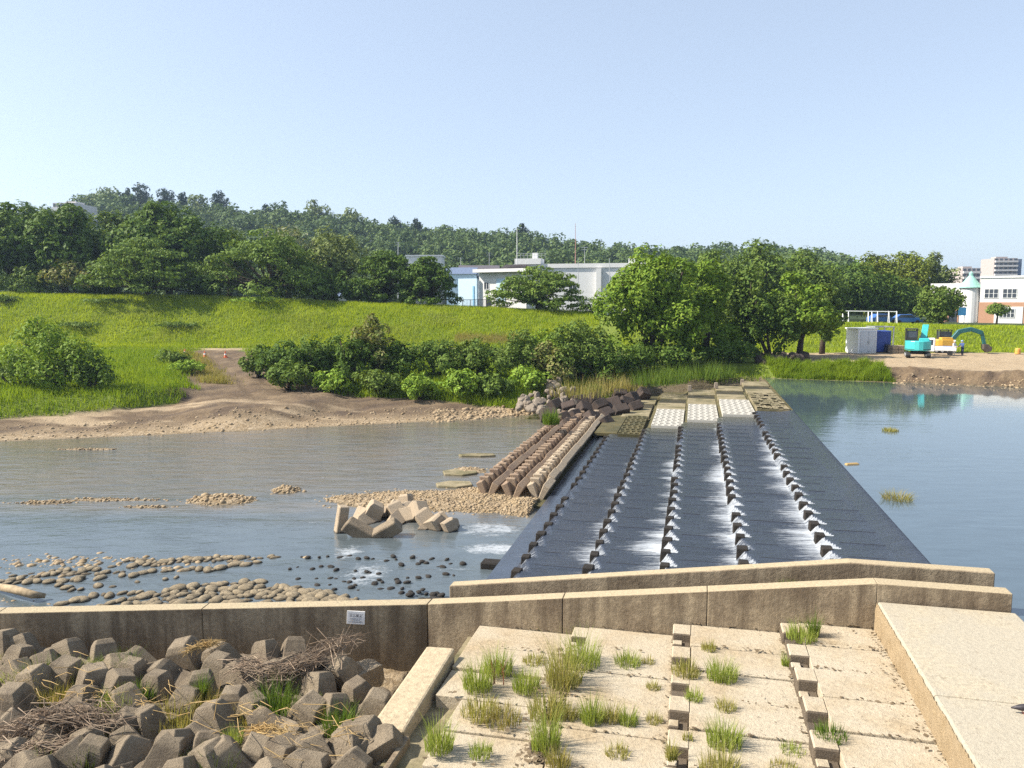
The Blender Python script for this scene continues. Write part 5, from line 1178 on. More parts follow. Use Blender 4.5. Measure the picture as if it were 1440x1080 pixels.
def bldg(name, label, X0, X1, Y, dep, z0, z1, rz=0, mat=PAINT_W, cat='building'):
    c = Vector(((X0 + X1) / 2, Y, z0)); o = thing(name, label, cat, c)
    o['_'] = 0; del o['_']
    M = Matrix.Rotation(rz, 3, 'Z')
    def lp(x, y, z): return c + M @ Vector((x, y, z))      # local: x along front, y into depth from the front, z up
    w = (X1 - X0)
    MB().box(lp(0, dep / 2, (z1 - z0) / 2 - 1), (w, dep, z1 - z0 + 2), rot=M).build('wall', mat, o)
    return o, lp, M, w
def window(o, lp, M, x, z, w, h, nx=2, ny=1, y=0, fm=None):
    f = MB(); t_ = .07
    f.box(lp(x, y - .02, z + h / 2), (w + .1, .08, t_), rot=M); f.box(lp(x, y - .02, z - h / 2), (w + .1, .12, t_), rot=M)
    for i in range(nx + 1): f.box(lp(x - w / 2 + w * i / nx, y - .02, z), (t_, .075, h - .005), rot=M)
    for j in range(1, ny): f.box(lp(x, y - .02, z - h / 2 + h * j / ny), (w - .01, .07, t_ * .8), rot=M)
    fr = f.build('window', fm or WHITE, o)
    MB().box(lp(x, y - .012, z), (w, .03, h), rot=M).build('pane', GLASS, fr)
def pxX(px, Y): return atY(px, 400, Y).x
def pyZ(py, Y): return atY(720, py, Y).z
# gymnasium
Y = 150; o, lp, M, w = bldg('gymnasium', 'long white gymnasium with a flat roof behind the lone cherry tree', pxX(722, Y), pxX(930, Y), Y, 26, 4, pyZ(376, Y), 0, PAINT_G)
H = pyZ(376, Y) - 4
MB().box(lp(0, 13, H + .35), (w + .5, 26.5, .8), rot=M).build('parapet', PAINT_W, o)
MB().box(lp(-w / 2 + 2.6, 1.2, H + 1.25), (5.2, 3.6, 1.1), rot=M).build('roof_block', PAINT_W, o)
for dx in (.44, .30, .1): MB().box(lp(w * (dx - .02), -.55, H * .5), (.9, 1.1, H - .5), rot=M).build('buttress', PAINT_W, o)
for dx in (-.34, -.1, .2, .37): window(o, lp, M, w * dx, H * .62, 1.4, 1.2)
MB().box(lp(0, -.03, H * .36), (w, .06, .18), rot=M).build('string_course', ROOF_B, o)
rl = MB()
for k in range(9): rl.box(lp(-w / 2 + .3 + k * .7, .1, H + 2.3), (.05, .05, 1.0), rot=M)
rl.box(lp(-w / 2 + 3.1, .1, H + 2.8), (5.8, .05, .05), rot=M); rl.box(lp(-w / 2 + 3.1, .1, H + 2.4), (5.8, .04, .04), rot=M); rl.build('roof_railing', METAL, o)
MB().box(lp(-w / 2 + 3.6, 2, H + 2.4), (1.0, 1.0, 1.2), rot=M).build('roof_vent', PAINT_W, o)
MB().box(lp(w * .30, 1.2, H + 1.2), (1.6, 2, .9), rot=M).build('roof_vent', PAINT_W, o)
o.rotation_euler = (0, 0, R(-13))
def mast(name, label, px, y0, y1, Y, r, mat=METAL, arms=0, z0=None):
    a = atY(px, y0, Y); b = atY(px, y1, Y); o = thing(name, label, 'mast', (a.x, Y, a.z if z0 is None else z0))
    MB().tube([(a.x, Y, a.z if z0 is None else z0), (a.x, Y, (a.z + b.z) / 2), b], [r, r * .8, r * .5], 6).build('pole', mat, o)
    if arms:
        mb = MB()
        for k in range(arms): mb.box((a.x, Y, b.z - .15 - k * .5), (1.5 - k * .3, .07, .07))
        mb.build('cross_arm', mat, o)
mast('flag_mast', 'tall white mast standing before the left end of the gymnasium', 727, 435, 321, 146, .11, WHITE)
mast('antenna_mast', 'tallest thin red and grey mast on the gymnasium roof', 809, 372, 314, 154, .08, m_plain('mast_red', (.4, .2, .17), .6))
mast('light_pole', 'grey pole rising in front of the right part of the gymnasium', 857, 440, 363, 140, .10)
mast('light_pole', 'grey pole in front of the middle of the gymnasium', 813, 440, 362, 143, .08)
mast('aerial', 'small aerial with a cross arm behind the gymnasium roof', 822, 375, 347, 172, .06, METAL, 2)
mast('utility_pole', 'utility pole with cross arms among the roofs left of the buildings', 560, 420, 340, 190, .14, METAL, 2)
mast('utility_pole', 'second utility pole standing behind the blue roofed houses', 688, 420, 355, 200, .12, METAL, 2)
mast('utility_pole', 'short utility pole near the left roofs', 648, 420, 362, 195, .12, METAL, 1)
# small building with pale blue wall
Y = 134; o, lp, M, w = bldg('small_building', 'small cream building with a projecting roof slab and pale blue side wall', pxX(668, Y), pxX(745, Y), Y, 7, 4, pyZ(383, Y), R(-30))
H = pyZ(383, Y) - 4
MB().box(lp(0, 3, H + .3), (w + 1.2, 8.4, .55), rot=M).build('roof_slab', PAINT_W, o)
MB().prism([lp(-w/2 + .3, 5.4, H + .6), lp(w/2 - .5, 5.4, H + .6), lp(w/2 - 2.5, 4, H + 1.5), lp(-w/2 + 3, 4, H + 1.5)], M @ Vector((0, .8, 0))).build('roof', ROOF_B, o)
window(o, lp, M, -w / 2 + 1.5, H * .72, 1.0, 1.2)
MB().box(lp(-w / 2 + 1.9, -.04, H * .36), (1.0, .08, 2.1), rot=M).build('door', GLASS, o)
MB().box(lp(-w / 2 - 2.1, -.4, (pyZ(391, Y) - 4) / 2), (3.9, .35, pyZ(391, Y) - 4), rot=M).build('side_wall', PALE_BLUE, o)
MB().box(lp(-w / 2 - .8, -.62, H * .42), (.35, .06, H * .6), rot=M).build('wall_stripe', m_plain('stripe_blue', (.22, .45, .65), .6), o)
MB().box(lp(-w / 2 + 4.4, -.05, H * .62), (1.7, .08, H * .5), rot=M).build('blue_panel', PALE_BLUE, o)
t = thing('iron_fence', 'low dark iron fence in front of the small cream building', 'fence', (pxX(680, 128), 128, hz(pxX(680, 128), 128)))
mb = MB(); x0, x1 = pxX(650, 128), pxX(712, 128); zt_ = pyZ(421, 128)
for k in range(34): mb.box((x0 + (x1 - x0) * k / 33, 128, zt_ - .9), (.05 if k % 6 else .12, .05, 1.8))
mb.box((x0 / 2 + x1 / 2, 128, zt_ - .05), (x1 - x0, .05, .07)); mb.box((x0 / 2 + x1 / 2, 128, zt_ - 1.3), (x1 - x0, .05, .07)); mb.build('railing', m_plain('iron_brown', (.09, .05, .045), .7), t)
# houses behind
def house(name, label, px0, px1, ytop, Y, wallm, roofm, flat=False):
    x0, x1 = pxX(px0, Y), pxX(px1, Y); z1 = pyZ(ytop, Y); o, lp, M, w = bldg(name, label, x0, x1, Y, 8, 3, z1 - (1.6 if not flat else .3), 0, wallm); H = z1 - 3
    if flat: MB().box(lp(0, 4, H - .1), (w + .5, 8.5, .4), rot=M).build('roof', roofm, o)
    else: MB().prism([lp(-w/2 - .4, -.5, H - 1.6), lp(-w/2 - .4, 8.5, H - 1.6), lp(-w/2 - .4, 4, H)], M @ Vector((w + .8, 0, 0))).build('roof', roofm, o)
    for k in range(3): window(o, lp, M, -w / 2 + w * (k + .5) / 3, H - 3.2, w / 3 * .5, 1.1)
house('house', 'blue roofed house left of the small cream building', 628, 668, 375, 172, PALE_BLUE, ROOF_TILE)
house('house', 'flat roofed pale building showing between the cherry tops', 572, 622, 359, 215, PAINT_W, PAINT_W, True)
house('house', 'dark roofed house behind the left cherry trees', 646, 700, 372, 190, PAINT_G, ROOF_B)
house('house', 'pale house glimpsed at the foot of the trees', 470, 505, 405, 150, PAINT_W, ROOF_TILE)
# school on the right
Y = 138; zb = 2.6
o, lp, M, w = bldg('school', 'white and brick school with a round green turret', pxX(1395, Y), pxX(1475, Y), Y, 14, zb, pyZ(390, Y), 0)
H = pyZ(390, Y) - zb; zbr = pyZ(425, Y) - zb
MB().box(lp(0, -.06, zbr / 2 - .5), (w + .12, .13, zbr + 1), rot=M).build('brick_base', BRICK, o)
MB().box(lp(0, 7, H + .15), (w + .3, 14.3, .35), rot=M).build('cornice', WHITE, o)
for px in (1406.5, 1425, 1452): window(o, lp, M, pxX(px, Y) - o.location.x, pyZ(412.5, Y) - zb, 1.75, 1.6, 3, 2)
for px in (1423.5, 1452): window(o, lp, M, pxX(px, Y) - o.location.x, pyZ(440.5, Y) - zb, 1.9, 1.5, 4, 2, y=-.13)
MB().box(lp(pxX(1425, Y) - o.location.x, -.16, pyZ(444, Y) - zb), (3.6, .1, 3.2), rot=M).build('white_bay', PAINT_W, o)
window(o, lp, M, pxX(1423.5, Y) - o.location.x, pyZ(440.5, Y) - zb, 1.9, 1.5, 4, 2, y=-.23)
xl, xr = pxX(1341, Y), pxX(1392, Y)
MB().box(((xl + xr) / 2, Y + 5.5, zb + (pyZ(397, Y) - zb) / 2 - .5), (xr - xl, 8, pyZ(397, Y) - zb + 1)).build('left_wing', PAINT_W, o)
MB().box(((xl + xr) / 2, Y + 1.45, zb + .9), (xr - xl, .1, 5.0)).build('wing_brick', BRICK, o)
for px in (1352, 1367): MB().box((pxX(px, Y), Y + 1.36, zb + 1.2), (1.1, .1, 3.2)).build('wing_window', GLASS, o)
MB().box((pxX(1376, Y), Y + 1.4, pyZ(416, Y)), (.55, .12, 2.1)).build('slit_window', GLASS, o)
tx = pxX(1384, Y); MB().lathe((tx, Y + 1.2, zb - 1), [(1.25, 0), (1.25, pyZ(404, Y) - zb + 1)], 20).build('turret', PAINT_W, o, smooth=False)
zc = pyZ(404, Y); MB().lathe((tx, Y + 1.2, zc), [(1.62, 0), (1.62, .08), (1.35, .5), (.7, 1.6), (.3, 2.2), (.28, 2.7), (.02, 3.0)], 20).build('turret_roof', ROOF_T, o)
MB().box((pxX(1412, Y), Y - 2.0, zb + .1), (12, .1, .7)).build('terrace_rail', WHITE, o)
o.rotation_euler = (0, 0, R(-34)); o.scale = (1.2, 1, 1)
# apartment towers far behind
def apartment(name, label, px0, px1, y0, Y, floors, c1, c2, bays, side=True):
    x0, x1 = pxX(px0, Y), pxX(px1, Y); z1 = pyZ(y0, Y); o, lp, M, w = bldg(name, label, x0, x1, Y, 16, 2, z1, R(-6), c1); H = z1 - 2; fh = H / floors if floors else 3
    for f in range(floors):
        MB().box(lp(0, -.7, f * fh + .6), (w * .96, 1.4, fh * .38), rot=M).build('balcony', c2, o)
        for b in range(bays): MB().box(lp(-w / 2 + w * (b + .5) / bays, -.05, f * fh + fh * .68), (w / bays * .62, .1, fh * .42), rot=M).build('window', GLASS, o)
    MB().box(lp(0, 8, H + .5), (w * .5, 6, 1.2), rot=M).build('roof_house', c1, o)
    if side: MB().box(lp(w / 2 + 1.8, 9, H / 2), (3.6, 13, H - .8), rot=M).build('side_block', m_plain('tower_shade', (.17, .2, .28), .7), o)
APR = m_plain('tower_tan', (.40, .345, .32), .8, var=.05); APW = m_plain('tower_white', (.62, .58, .55), .8, var=.04)
apartment('apartment_tower', 'tall reddish apartment tower beyond the white school', 1397, 1428, 363, 460, 12, APR, APW, 5)
apartment('apartment_block', 'lower reddish apartment block left of the tall tower', 1353, 1377, 377, 420, 8, APR, APW, 4, False)
apartment('apartment_block', 'pale apartment block peeping over the dark trees at the far left', 80, 110, 285, 330, 14, APW, PAINT_W, 6, False)
# ------------------------------------------------------------------ playground and cars on the levee top
Yp = 113.5; t = thing('play_frame', 'long white swing frame on the levee top', 'swing frame', (pxX(1225, Yp), Yp, hz(pxX(1225, Yp), Yp)))
zt_ = pyZ(437.5, Yp); zg = t.location.z - .1; mb = MB(); x0, x1 = pxX(1187, Yp), pxX(1264, Yp)
mb.tube([(x0, Yp, zt_), (x1, Yp, zt_ - .1)], .07, 8); mb.build('top_bar', WHITE, t)
for px in (1187, 1195, 1223, 1228, 1236, 1252, 1263):
    x = pxX(px, Yp)
    for s_ in (-.5, .5): MB().tube([(x, Yp, zt_), (x + s_ * .5, Yp + s_ * 1.6, zg)], .055, 6).build('leg', WHITE, t)
def car(name, label, px, Y, rz, mat):
    x = pxX(px, Y); z = hz(x, Y); o = thing(name, label, 'car', (x, Y, z)); M = Matrix.Rotation(rz, 3, 'Z'); c = Vector((x, Y, z))
    prof = [(-2.1, .35), (2.1, .35), (2.15, .75), (1.9, .95), (1.05, 1.0), (.5, 1.5), (-1.2, 1.5), (-1.75, 1.02), (-2.12, .95)]
    MB().prism([c + M @ Vector((a, -.82, b)) for a, b in prof], M @ Vector((0, 1.64, 0))).build('body', mat, o, bevel=.06, seg=2)
    MB().prism([c + M @ Vector((a, -.83, b)) for a, b in [(.9, 1.02), (.45, 1.42), (-1.1, 1.42), (-1.5, 1.04)]], M @ Vector((0, 1.66, 0))).build('window', GLASS, o)
    for a in (-1.3, 1.3):
        for b in (-.80, .80): MB().tube([c + M @ Vector((a, b - .1, .32)), c + M @ Vector((a, b + .1, .32))], .32, 14).build('wheel', m_plain('tyre', (.02, .02, .02), .9) if 'tyre' not in bpy.data.materials else bpy.data.materials['tyre'], o)
CB = m_plain('car_blue', (.04, .12, .36), .3, .5, var=.05)
car('parked_car', 'blue car behind the white swing frame', 1243, 117.5, .15, CB)
car('parked_car', 'blue car to the right of the white swing frame', 1277, 118.5, -.1, CB)
t = thing('blue_sign', 'bright blue sign board on two posts by the round tree', 'sign', (pxX(1355, 112), 112, hz(pxX(1355, 112), 112)))
zs = pyZ(438, 112); MB().box((t.location.x, 111.95, zs), (1.15, .06, 1.15)).build('board', m_plain('sign_blue', (.10, .40, .78), .5, var=.05), t)
for s_ in (-.4, .4): MB().box((t.location.x + s_, 112.02, zs - 1.0), (.08, .06, 2.6)).build('post', METAL, t)

# ------------------------------------------------------------------ work yard
gz = lambda x, y: hz(x, y)
SHW = m_plain('shed_panel', (.52, .55, .60), .5, var=.04); SHL = m_plain('shed_white', (.72, .73, .75), .5, var=.04)
NAVY = m_plain('sheet_blue', (.03, .07, .30), .5, var=.15, scale=2)
p = at(1216, 497, .92); rz = R(14); M = Matrix.Rotation(rz, 3, 'Z'); t = thing('storage_shed', 'pale grey prefab storage shed with double doors', 'shed', p)
MB().box(p + Vector((0, 1.1, 1.45)), (2.6, 2.2, 2.9), rot=M).build('shed_body', SHL, t, bevel=.02)
MB().box(p + Vector((0, 1.1, 2.95)), (2.85, 2.4, .16), rot=M).build('roof', SHL, t, bevel=.03)
for s_ in (-.55, .55):
    d = MB().box(p + Vector((0, 1.1, 1.4)) + M @ Vector((s_ + .1, -1.13, 0)), (1.06, .05, 2.5), rot=M).build('door', SHW, t)
    MB().box(p + Vector((0, 1.1, 1.35)) + M @ Vector((.1 + (.1 if s_ > 0 else -.1), -1.18, 0)), (.05, .05, .3), rot=M).build('handle', METAL, d)
p = at(1243, 496, .92); t = thing('site_store', 'open steel frame store hung with dark blue sheeting', 'store', p)
MB().box(p + Vector((-.1, 1.2, 1.35)), (1.9, 2.2, 2.6), rz=.05).build('blue_sheet', NAVY, t, bevel=.08)
mb = MB()
for a in (-1.15, 1.05):
    for b in (0, 2.3): mb.box(p + Vector((a, b, 1.55)), (.11, .11, 3.1))
for b in (0, 2.3): mb.box(p + Vector((-.05, b, 3.12)), (2.4, .11, .11))
for a in (-1.15, 1.05): mb.box(p + Vector((a, 1.15, 3.12)), (.12, 2.4, .10))
mb.build('steel_frame', METAL, t)
MB().box(p + Vector((.35, -.1, .55)), (.8, .5, 1.0), top=(.7, .8)).build('dark_bag', m_plain('bag_dark', (.03, .035, .06), .8), t, bevel=.1)
p = at(1262, 497, .92); t = thing('block_stack', 'low stack of grey concrete kerb blocks beside the blue store', 'block stack', p)
for i in range(2):
    for j in range(2): MB().box(p + Vector((-.35 + .7 * i, .4, .25 + .47 * j)), (.66, 1.3, .44)).build('kerb_block', CONC_RIVER, t, bevel=.03)

TEAL = m_plain('paint_teal', (.06, .46, .46), .35, .5, var=.08); YEL = m_plain('paint_yellow', (.62, .36, .05), .4, .5, var=.1)
GRN = m_plain('paint_dark_teal', (.02, .12, .12), .4, .5, var=.1); BLK = m_plain('rubber_black', (.025, .025, .025), .8)
BKT = m_plain('bucket_steel', (.10, .08, .065), .6)
def excavator(name, label, p, rz, s, paint, armc, boom, stick, bucket_, roof=None):
    o = thing(name, label, 'excavator', p); M = Matrix.Rotation(rz, 3, 'Z')
    def L(x, y, z): return p + M @ Vector((x * s, y * s, z * s))     # x forward
    for sd, nm in ((-1, 'track'), (1, 'track')):
        pr = [(-1.25, .3), (-1.05, .05), (1.05, .05), (1.25, .3), (1.05, .55), (-1.05, .55)]
        mb = MB().prism([L(a, sd * .88 - .2, b) for a, b in pr], M @ Vector((0, .4 * s, 0)))
        k = mb.build(nm, BLK, o, bevel=.04)
        wm = MB()
        for a in (-1.0, -.35, .35, 1.0): wm.tube([L(a, sd * .88 - .23, .3), L(a, sd * .88 + .23, .3)], .16 * s, 10)
        wm.build('roller', METAL, k)
    MB().box(L(0, 0, .55), (1.0 * s, 1.2 * s, .35 * s), rot=M).build('undercarriage', BLK, o)
    pts = []
    for a in np.linspace(-1.15, 1.15, 9): pts.append((-1.35 * math.cos(a * 1.15) - .05, 1.12 * math.sin(a * 1.15) / math.sin(1.15 * 1.15)))
    pl = [(x, y) for x, y in pts] + [(1.05, 1.12), (1.05, -1.12)]
    MB().prism([L(x, y, .74) for x, y in pl], (0, 0, .95 * s)).build('counterweight_body', paint, o, bevel=.07 * s, seg=2)
    MB().prism([L(x * .99 - .012, y * 1.012, .84) for x, y in pts] + [L(x * 1.0 + .1, y * .9, .84) for x, y in pts[::-1]], (0, 0, .06 * s)).build('dark_band', BLK, o)
    cb = MB(); x0, x1, y0, y1 = -.25, 1.05, .12, 1.08
    for a, b in ((x0, y0), (x1, y0), (x0, y1), (x1, y1)): cb.box(L(a, b, 2.2), (.10 * s, .10 * s, 1.15 * s), rot=M)
    cb.box(L((x0 + x1) / 2, (y0 + y1) / 2, 2.81), ((x1 - x0 + .16) * s, (y1 - y0 + .16) * s, .10 * s), rot=M)
    cb.box(L((x0 + x1) / 2, (y0 + y1) / 2, 1.85), ((x1 - x0 + .05) * s, (y1 - y0 + .05) * s, .34 * s), rot=M)
    c = cb.build('cab', roof or BLK, o, bevel=.02)
    MB().box(L((x0 + x1) / 2, (y0 + y1) / 2, 2.3), ((x1 - x0 - .06) * s, (y1 - y0 - .06) * s, .72 * s), rot=M).build('cab_glass', GLASS, c)
    MB().box(L(.2, -.5, 1.8), (1.3 * s, .9 * s, .28 * s), rot=M).build('engine_cover', paint, o, bevel=.05)
    def beam(nm, pts_, w, h0, mat):
        mb = MB()
        for a, b in zip(pts_[:-1], pts_[1:]):
            A, B = L(*a), L(*b); d = (B - A); side = M @ Vector((0, 1, 0)); upv = d.normalized().cross(side) * -1
            h = h0 * s; vs = []
            for c_ in (A - d.normalized() * .05, B + d.normalized() * .05):
                for e, g in ((-1, -1), (1, -1), (1, 1), (-1, 1)): vs.append(c_ + side * e * w * s / 2 + upv * g * h / 2)
            mb.add(vs, [(0,3,2,1),(4,5,6,7),(0,1,5,4),(1,2,6,5),(2,3,7,6),(3,0,4,7)])
        return mb.build(nm, mat, o, bevel=.03)
    beam('boom', boom, .56 if paint is armc else .4, .5, armc); beam('stick', stick, .32, .36, armc)
    bx = Vector(stick[-1]); mb = MB()
    mb.prism([L(bx.x + a, bx.y - .38, bx.z + b) for a, b in bucket_], M @ Vector((0, .76 * s, 0))); mb.build('bucket', BKT, o, bevel=.02)
    cy = MB().tube([L(boom[0][0] + .25, boom[0][1], boom[0][2] - .1), L(boom[1][0], boom[1][1], boom[1][2] - .25)], .07 * s, 8); cy.build('hydraulic_ram', METAL, o)
excavator('excavator', 'turquoise excavator seen from behind, boom folded up', at(1290, 503, .9), R(66), 1.12, TEAL, TEAL, [(.7, -.50, 1.5), (.95, -.55, 2.3), (1.2, -.66, 3.15)], [(1.25, -.70, 3.1), (2.4, -.62, 2.0)], [(-.2, .1), (.3, .1), (.5, -.5), (.1, -.9), (-.3, -.5)])
excavator('excavator', 'yellow excavator with a dark green arched arm reaching down', at(1334, 497.5, .9) + Vector((0, 1.5, 0)), R(-8), .98, YEL, GRN, [(.9, -.25, 1.55), (1.75, -.25, 2.65), (3.1, -.25, 2.95), (4.35, -.25, 2.5)], [(4.35, -.25, 2.5), (4.75, -.25, .95)], [(-.25, .2), (.25, .2), (.75, -.2), (.7, -.65), (.2, -.8), (-.2, -.4)])
# small white truck
p = at(1319, 499.5, .9); rz = R(150); M = Matrix.Rotation(rz, 3, 'Z'); t = thing('small_truck', 'small white pickup truck loaded with a blue sheet between the excavators', 'truck', p)
def L(x, y, z): return p + M @ Vector((x, y, z))
MB().prism([L(a, -.76, b) for a, b in [(.35, .45), (1.72, .45), (1.78, .95), (1.55, 1.25), (1.25, 1.95), (.45, 1.98), (.35, 1.9)]], M @ Vector((0, 1.52, 0))).build('cab', WHITE, t, bevel=.06, seg=2)
MB().prism([L(a, -.775, b) for a, b in [(.55, 1.2), (1.42, 1.2), (1.18, 1.78), (.55, 1.8)]], M @ Vector((0, 1.55, 0))).build('side_window', GLASS, t)
MB().add([L(1.60, -.62, 1.28), L(1.60, .62, 1.28), L(1.33, .58, 1.86), L(1.33, -.58, 1.86), L(1.55, -.62, 1.26), L(1.55, .62, 1.26), L(1.28, .58, 1.84), L(1.28, -.58, 1.84)], [(0,1,2,3),(7,6,5,4),(0,4,5,1),(1,5,6,2),(2,6,7,3),(3,7,4,0)]).build('windscreen', GLASS, t)
mb = MB().box(L(-.75, 0, .62), (2.15, 1.5, .1), rot=M)
for s_ in (-.74, .74): mb.box(L(-.75, s_, .86), (2.15, .05, .4), rot=M)
mb.box(L(-1.82, 0, .86), (.05, 1.43, .4), rot=M); mb.build('cargo_bed', WHITE, t, bevel=.015)
MB().box(L(-.75, 0, .88), (1.8, 1.3, .4), rot=M, top=(.8, .8)).build('load_sheet', CB, t, bevel=.1)
for a in (-1.2, 1.15):
    for b in (-.66, .66): MB().tube([L(a, b - .09, .29), L(a, b + .09, .29)], .29, 14).build('wheel', bpy.data.materials['tyre'], t)
for s_ in (-.5, .5): MB().box(L(1.79, s_, .85), (.03, .26, .16), rot=M).build('headlight', SHL, t)
# workers
SKIN = m_plain('skin', (.45, .28, .2), .6, var=.05)
def person(label, p, rz, shirt, trous, hat, lean=0, armf=.3):
    o = thing('person', label, 'person', p); M = Matrix.Rotation(rz, 3, 'Z')
    J = {'pel': (0, 0, .92), 'wai': (.01, 0, 1.1), 'che': (.03 + lean, 0, 1.33), 'nec': (.05 + lean, 0, 1.50), 'hea': (.08 + lean, 0, 1.63), 'top': (.07 + lean, 0, 1.72)}
    E = [('pel', 'wai'), ('wai', 'che'), ('che', 'nec'), ('nec', 'hea'), ('hea', 'top')]; Rr = {'pel': .15, 'wai': .13, 'che': .15, 'nec': .055, 'hea': .095, 'top': .07}
    for s_, n_ in ((-1, 'l'), (1, 'r')):
        J.update({n_+'hip': (0, s_*.09, .86), n_+'kne': (.04*s_+.03, s_*.11, .48), n_+'ank': (.05*s_-.03, s_*.12, .09), n_+'toe': (.05*s_+.13, s_*.13, .04), n_+'sho': (.03+lean, s_*.19, 1.42), n_+'elb': (.02+lean+armf*.2, s_*.25, 1.16), n_+'wri': (.08+lean+armf*.75, s_*.18, 1.0+armf*.2), n_+'han': (.12+lean+armf*.9, s_*.16, .95+armf*.25)})
        E += [('pel', n_+'hip'), (n_+'hip', n_+'kne'), (n_+'kne', n_+'ank'), (n_+'ank', n_+'toe'), ('che', n_+'sho'), (n_+'sho', n_+'elb'), (n_+'elb', n_+'wri'), (n_+'wri', n_+'han')]
        Rr.update({n_+'hip': .105, n_+'kne': .07, n_+'ank': .05, n_+'toe': .04, n_+'sho': .075, n_+'elb': .05, n_+'wri': .035, n_+'han': .04})
    ks = list(J); me = bpy.data.meshes.new('body')
    me.from_pydata([tuple(M @ Vector(J[k])) for k in ks], [(ks.index(a), ks.index(b)) for a, b in E], [])
    b = bpy.data.objects.new('body', me); col.objects.link(b); b.parent = o
    b.modifiers.new('skin', 'SKIN'); sv = me.skin_vertices[0].data
    for i, k in enumerate(ks): sv[i].radius = (Rr[k], Rr[k])
    sv[0].use_root = True
    s = b.modifiers.new('sub', 'SUBSURF'); s.levels = s.render_levels = 2
    dg = bpy.context.evaluated_depsgraph_get(); m2 = bpy.data.meshes.new_from_object(b.evaluated_get(dg)); b.modifiers.clear(); b.data = m2
    m2.materials.clear()
    for m in (shirt, trous, SKIN): m2.materials.append(m)
    for f in m2.polygons:
        c = f.center; r_ = math.hypot(c.x, c.y)
        zc = c.z; loc = M.inverted() @ c
        f.material_index = 2 if zc > 1.5 or (loc.x > .07 + armf * .7 and zc < 1.25 and zc > .85) else (0 if zc > .95 else 1); f.use_smooth = True
    hh = Vector(J['hea']); c = p + M @ Vector((hh.x - .01, 0, hh.z + .03))
    MB().lathe(c, [(.155, .0), (.125, .03), (.12, .08), (.08, .13), (.01, .15)], 14).build('helmet', hat, o, smooth=True)
person('person in white work clothes and a white helmet standing by the truck', at(1340.5, 500.5, .9), R(-60), m_plain('cloth_white', (.6, .6, .6), .9), m_plain('cloth_pale', (.5, .5, .5), .9), WHITE, .02, .3)
person('person in dark blue work clothes standing right of the one in white', at(1353, 500.5, .9), R(200), m_plain('cloth_blue', (.06, .10, .25), .9), m_plain('cloth_navy', (.03, .045, .10), .9), m_plain('helmet_blue', (.25, .35, .55), .5), .05, .5)
OR = m_plain('cone_orange', (.62, .14, .05), .6, var=.06)
def cone(label, px, py, z, group):
    p = at(px, py, z); p.z = hz(p.x, p.y); o = thing('traffic_cone', label, 'traffic cone', p, group)
    MB().box(p + Vector((0, 0, .03)), (.44, .44, .06)).build('base', OR, o, bevel=.01)
    MB().lathe(p + Vector((0, 0, .061)), [(.17, 0), (.13, .24), (.085, .45), (.035, .68)], 16).build('cone_body', OR, o)
    MB().lathe(p + Vector((0, 0, .30)), [(.132, 0), (.10, .16)], 16).build('white_band', WHITE, o)
gc = 'cones along the road'
cone('leftmost of three orange cones on the road at the top of the dirt ramp', 260, 496.5, 1.4, gc); cone('middle of three orange cones at the top of the dirt ramp', 288, 497, 1.4, gc); cone('rightmost of three orange cones at the top of the dirt ramp', 317, 496.5, 1.4, gc)
p = at(1431, 498, .92); t = thing('orange_barrel', 'orange yellow barrel standing at the right edge of the dirt yard', 'barrel', p)
MB().lathe(p, [(.26, 0), (.30, .05), (.30, .28), (.27, .31), (.30, .34), (.30, .60), (.2, .68), (.06, .72)], 16).build('barrel_body', m_plain('barrel_orange', (.7, .34, .08), .5), t)
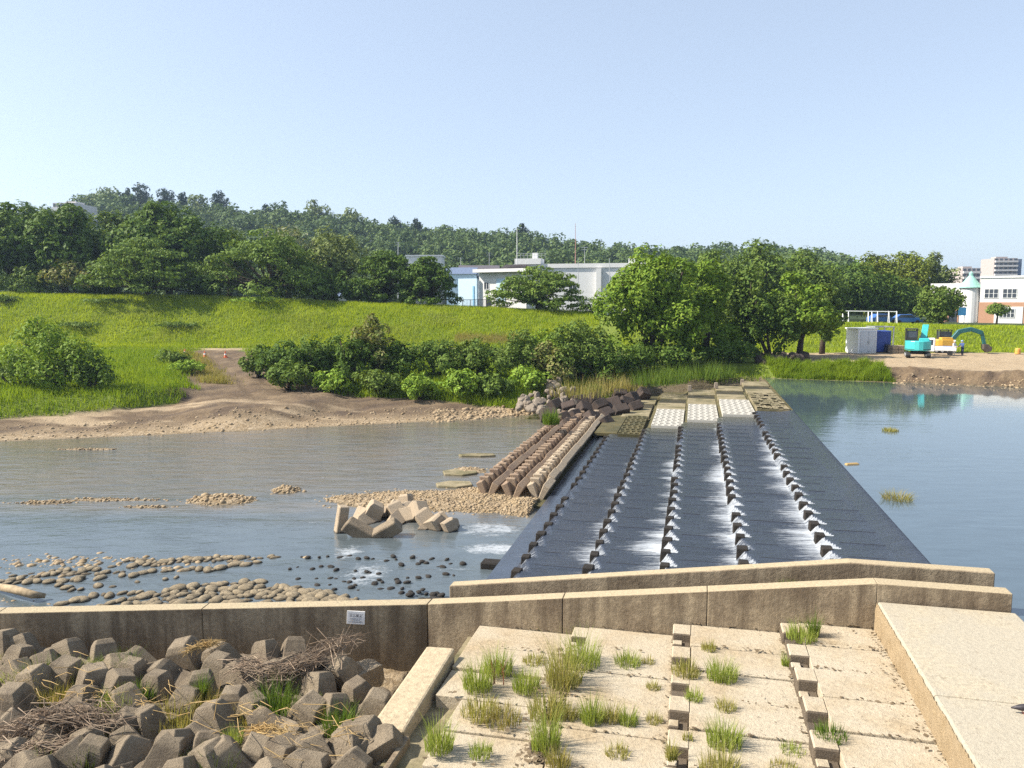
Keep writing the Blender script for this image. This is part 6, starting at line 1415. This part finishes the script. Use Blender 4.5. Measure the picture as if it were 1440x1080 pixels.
# dirt mound beside the machines
# ------------------------------------------------------------------ light
w = bpy.data.worlds.new('World'); sc.world = w; w.use_nodes = True; nt = w.node_tree; nt.nodes.clear()
SUN_EL, SUN_AZ = R(41), R(-92)          # azimuth clockwise from +Y
sky = nt.nodes.new('ShaderNodeTexSky'); sky.sky_type = 'NISHITA'; sky.sun_disc = False; sky.sun_elevation = SUN_EL; sky.sun_rotation = SUN_AZ; sky.altitude = 100; sky.air_density = 1.0; sky.dust_density = 1.2; sky.ozone_density = 1.0
bg = nt.nodes.new('ShaderNodeBackground'); bg.inputs[1].default_value = .075; out = nt.nodes.new('ShaderNodeOutputWorld')
hs = nt.nodes.new('ShaderNodeHueSaturation'); hs.inputs['Saturation'].default_value = .74; hs.inputs['Value'].default_value = 1.34
nt.links.new(sky.outputs[0], hs.inputs['Color']); mx = nt.nodes.new('ShaderNodeMix'); mx.data_type = 'RGBA'; mx.inputs[0].default_value = .45; mx.inputs[7].default_value = (3.9, 4.75, 6.1, 1)
nt.links.new(hs.outputs[0], mx.inputs[6]); nt.links.new(mx.outputs[2], bg.inputs[0]); nt.links.new(bg.outputs[0], out.inputs[0])
sl = bpy.data.lights.new('sun', 'SUN'); sl.energy = 5.0; sl.angle = R(.53); sl.color = (1, .93, .82); so = bpy.data.objects.new('sun', sl); col.objects.link(so)
d = Vector((math.sin(SUN_AZ) * math.cos(SUN_EL), math.cos(SUN_AZ) * math.cos(SUN_EL), math.sin(SUN_EL)))
so.rotation_euler = d.to_track_quat('Z', 'Y').to_euler(); so.location = (-30, 0, 40)
sc.view_settings.view_transform = 'Standard'; sc.view_settings.look = 'None'; sc.view_settings.exposure = 1.1; sc.view_settings.gamma = 1
sc.render.engine = 'CYCLES'
cy = sc.cycles; cy.max_bounces = 6; cy.diffuse_bounces = 2; cy.glossy_bounces = 2; cy.transmission_bounces = 3; cy.transparent_max_bounces = 4
cy.use_denoising = False; cy.sample_clamp_direct = 7; cy.sample_clamp_indirect = 3

# ------------------------------------------------------------------ air
hm = bpy.data.materials.new('haze'); hm.use_nodes = True; ht = hm.node_tree; ht.nodes.clear()
ho = ht.nodes.new('ShaderNodeOutputMaterial'); pv = ht.nodes.new('ShaderNodeVolumePrincipled')
pv.inputs['Color'].default_value = (.55, .74, 1, 1); pv.inputs['Density'].default_value = .00020; pv.inputs['Anisotropy'].default_value = .25
ht.links.new(pv.outputs[0], ho.inputs['Volume'])
o = MB().box((0, 1500, 60), (14000, 6400, 130)).build('haze', hm); o.location = (0, 0, 0); tag(o, 'thin pale summer haze over the whole valley', 'haze', kind='stuff')
cy.volume_bounces = 0; cy.volume_step_rate = 4
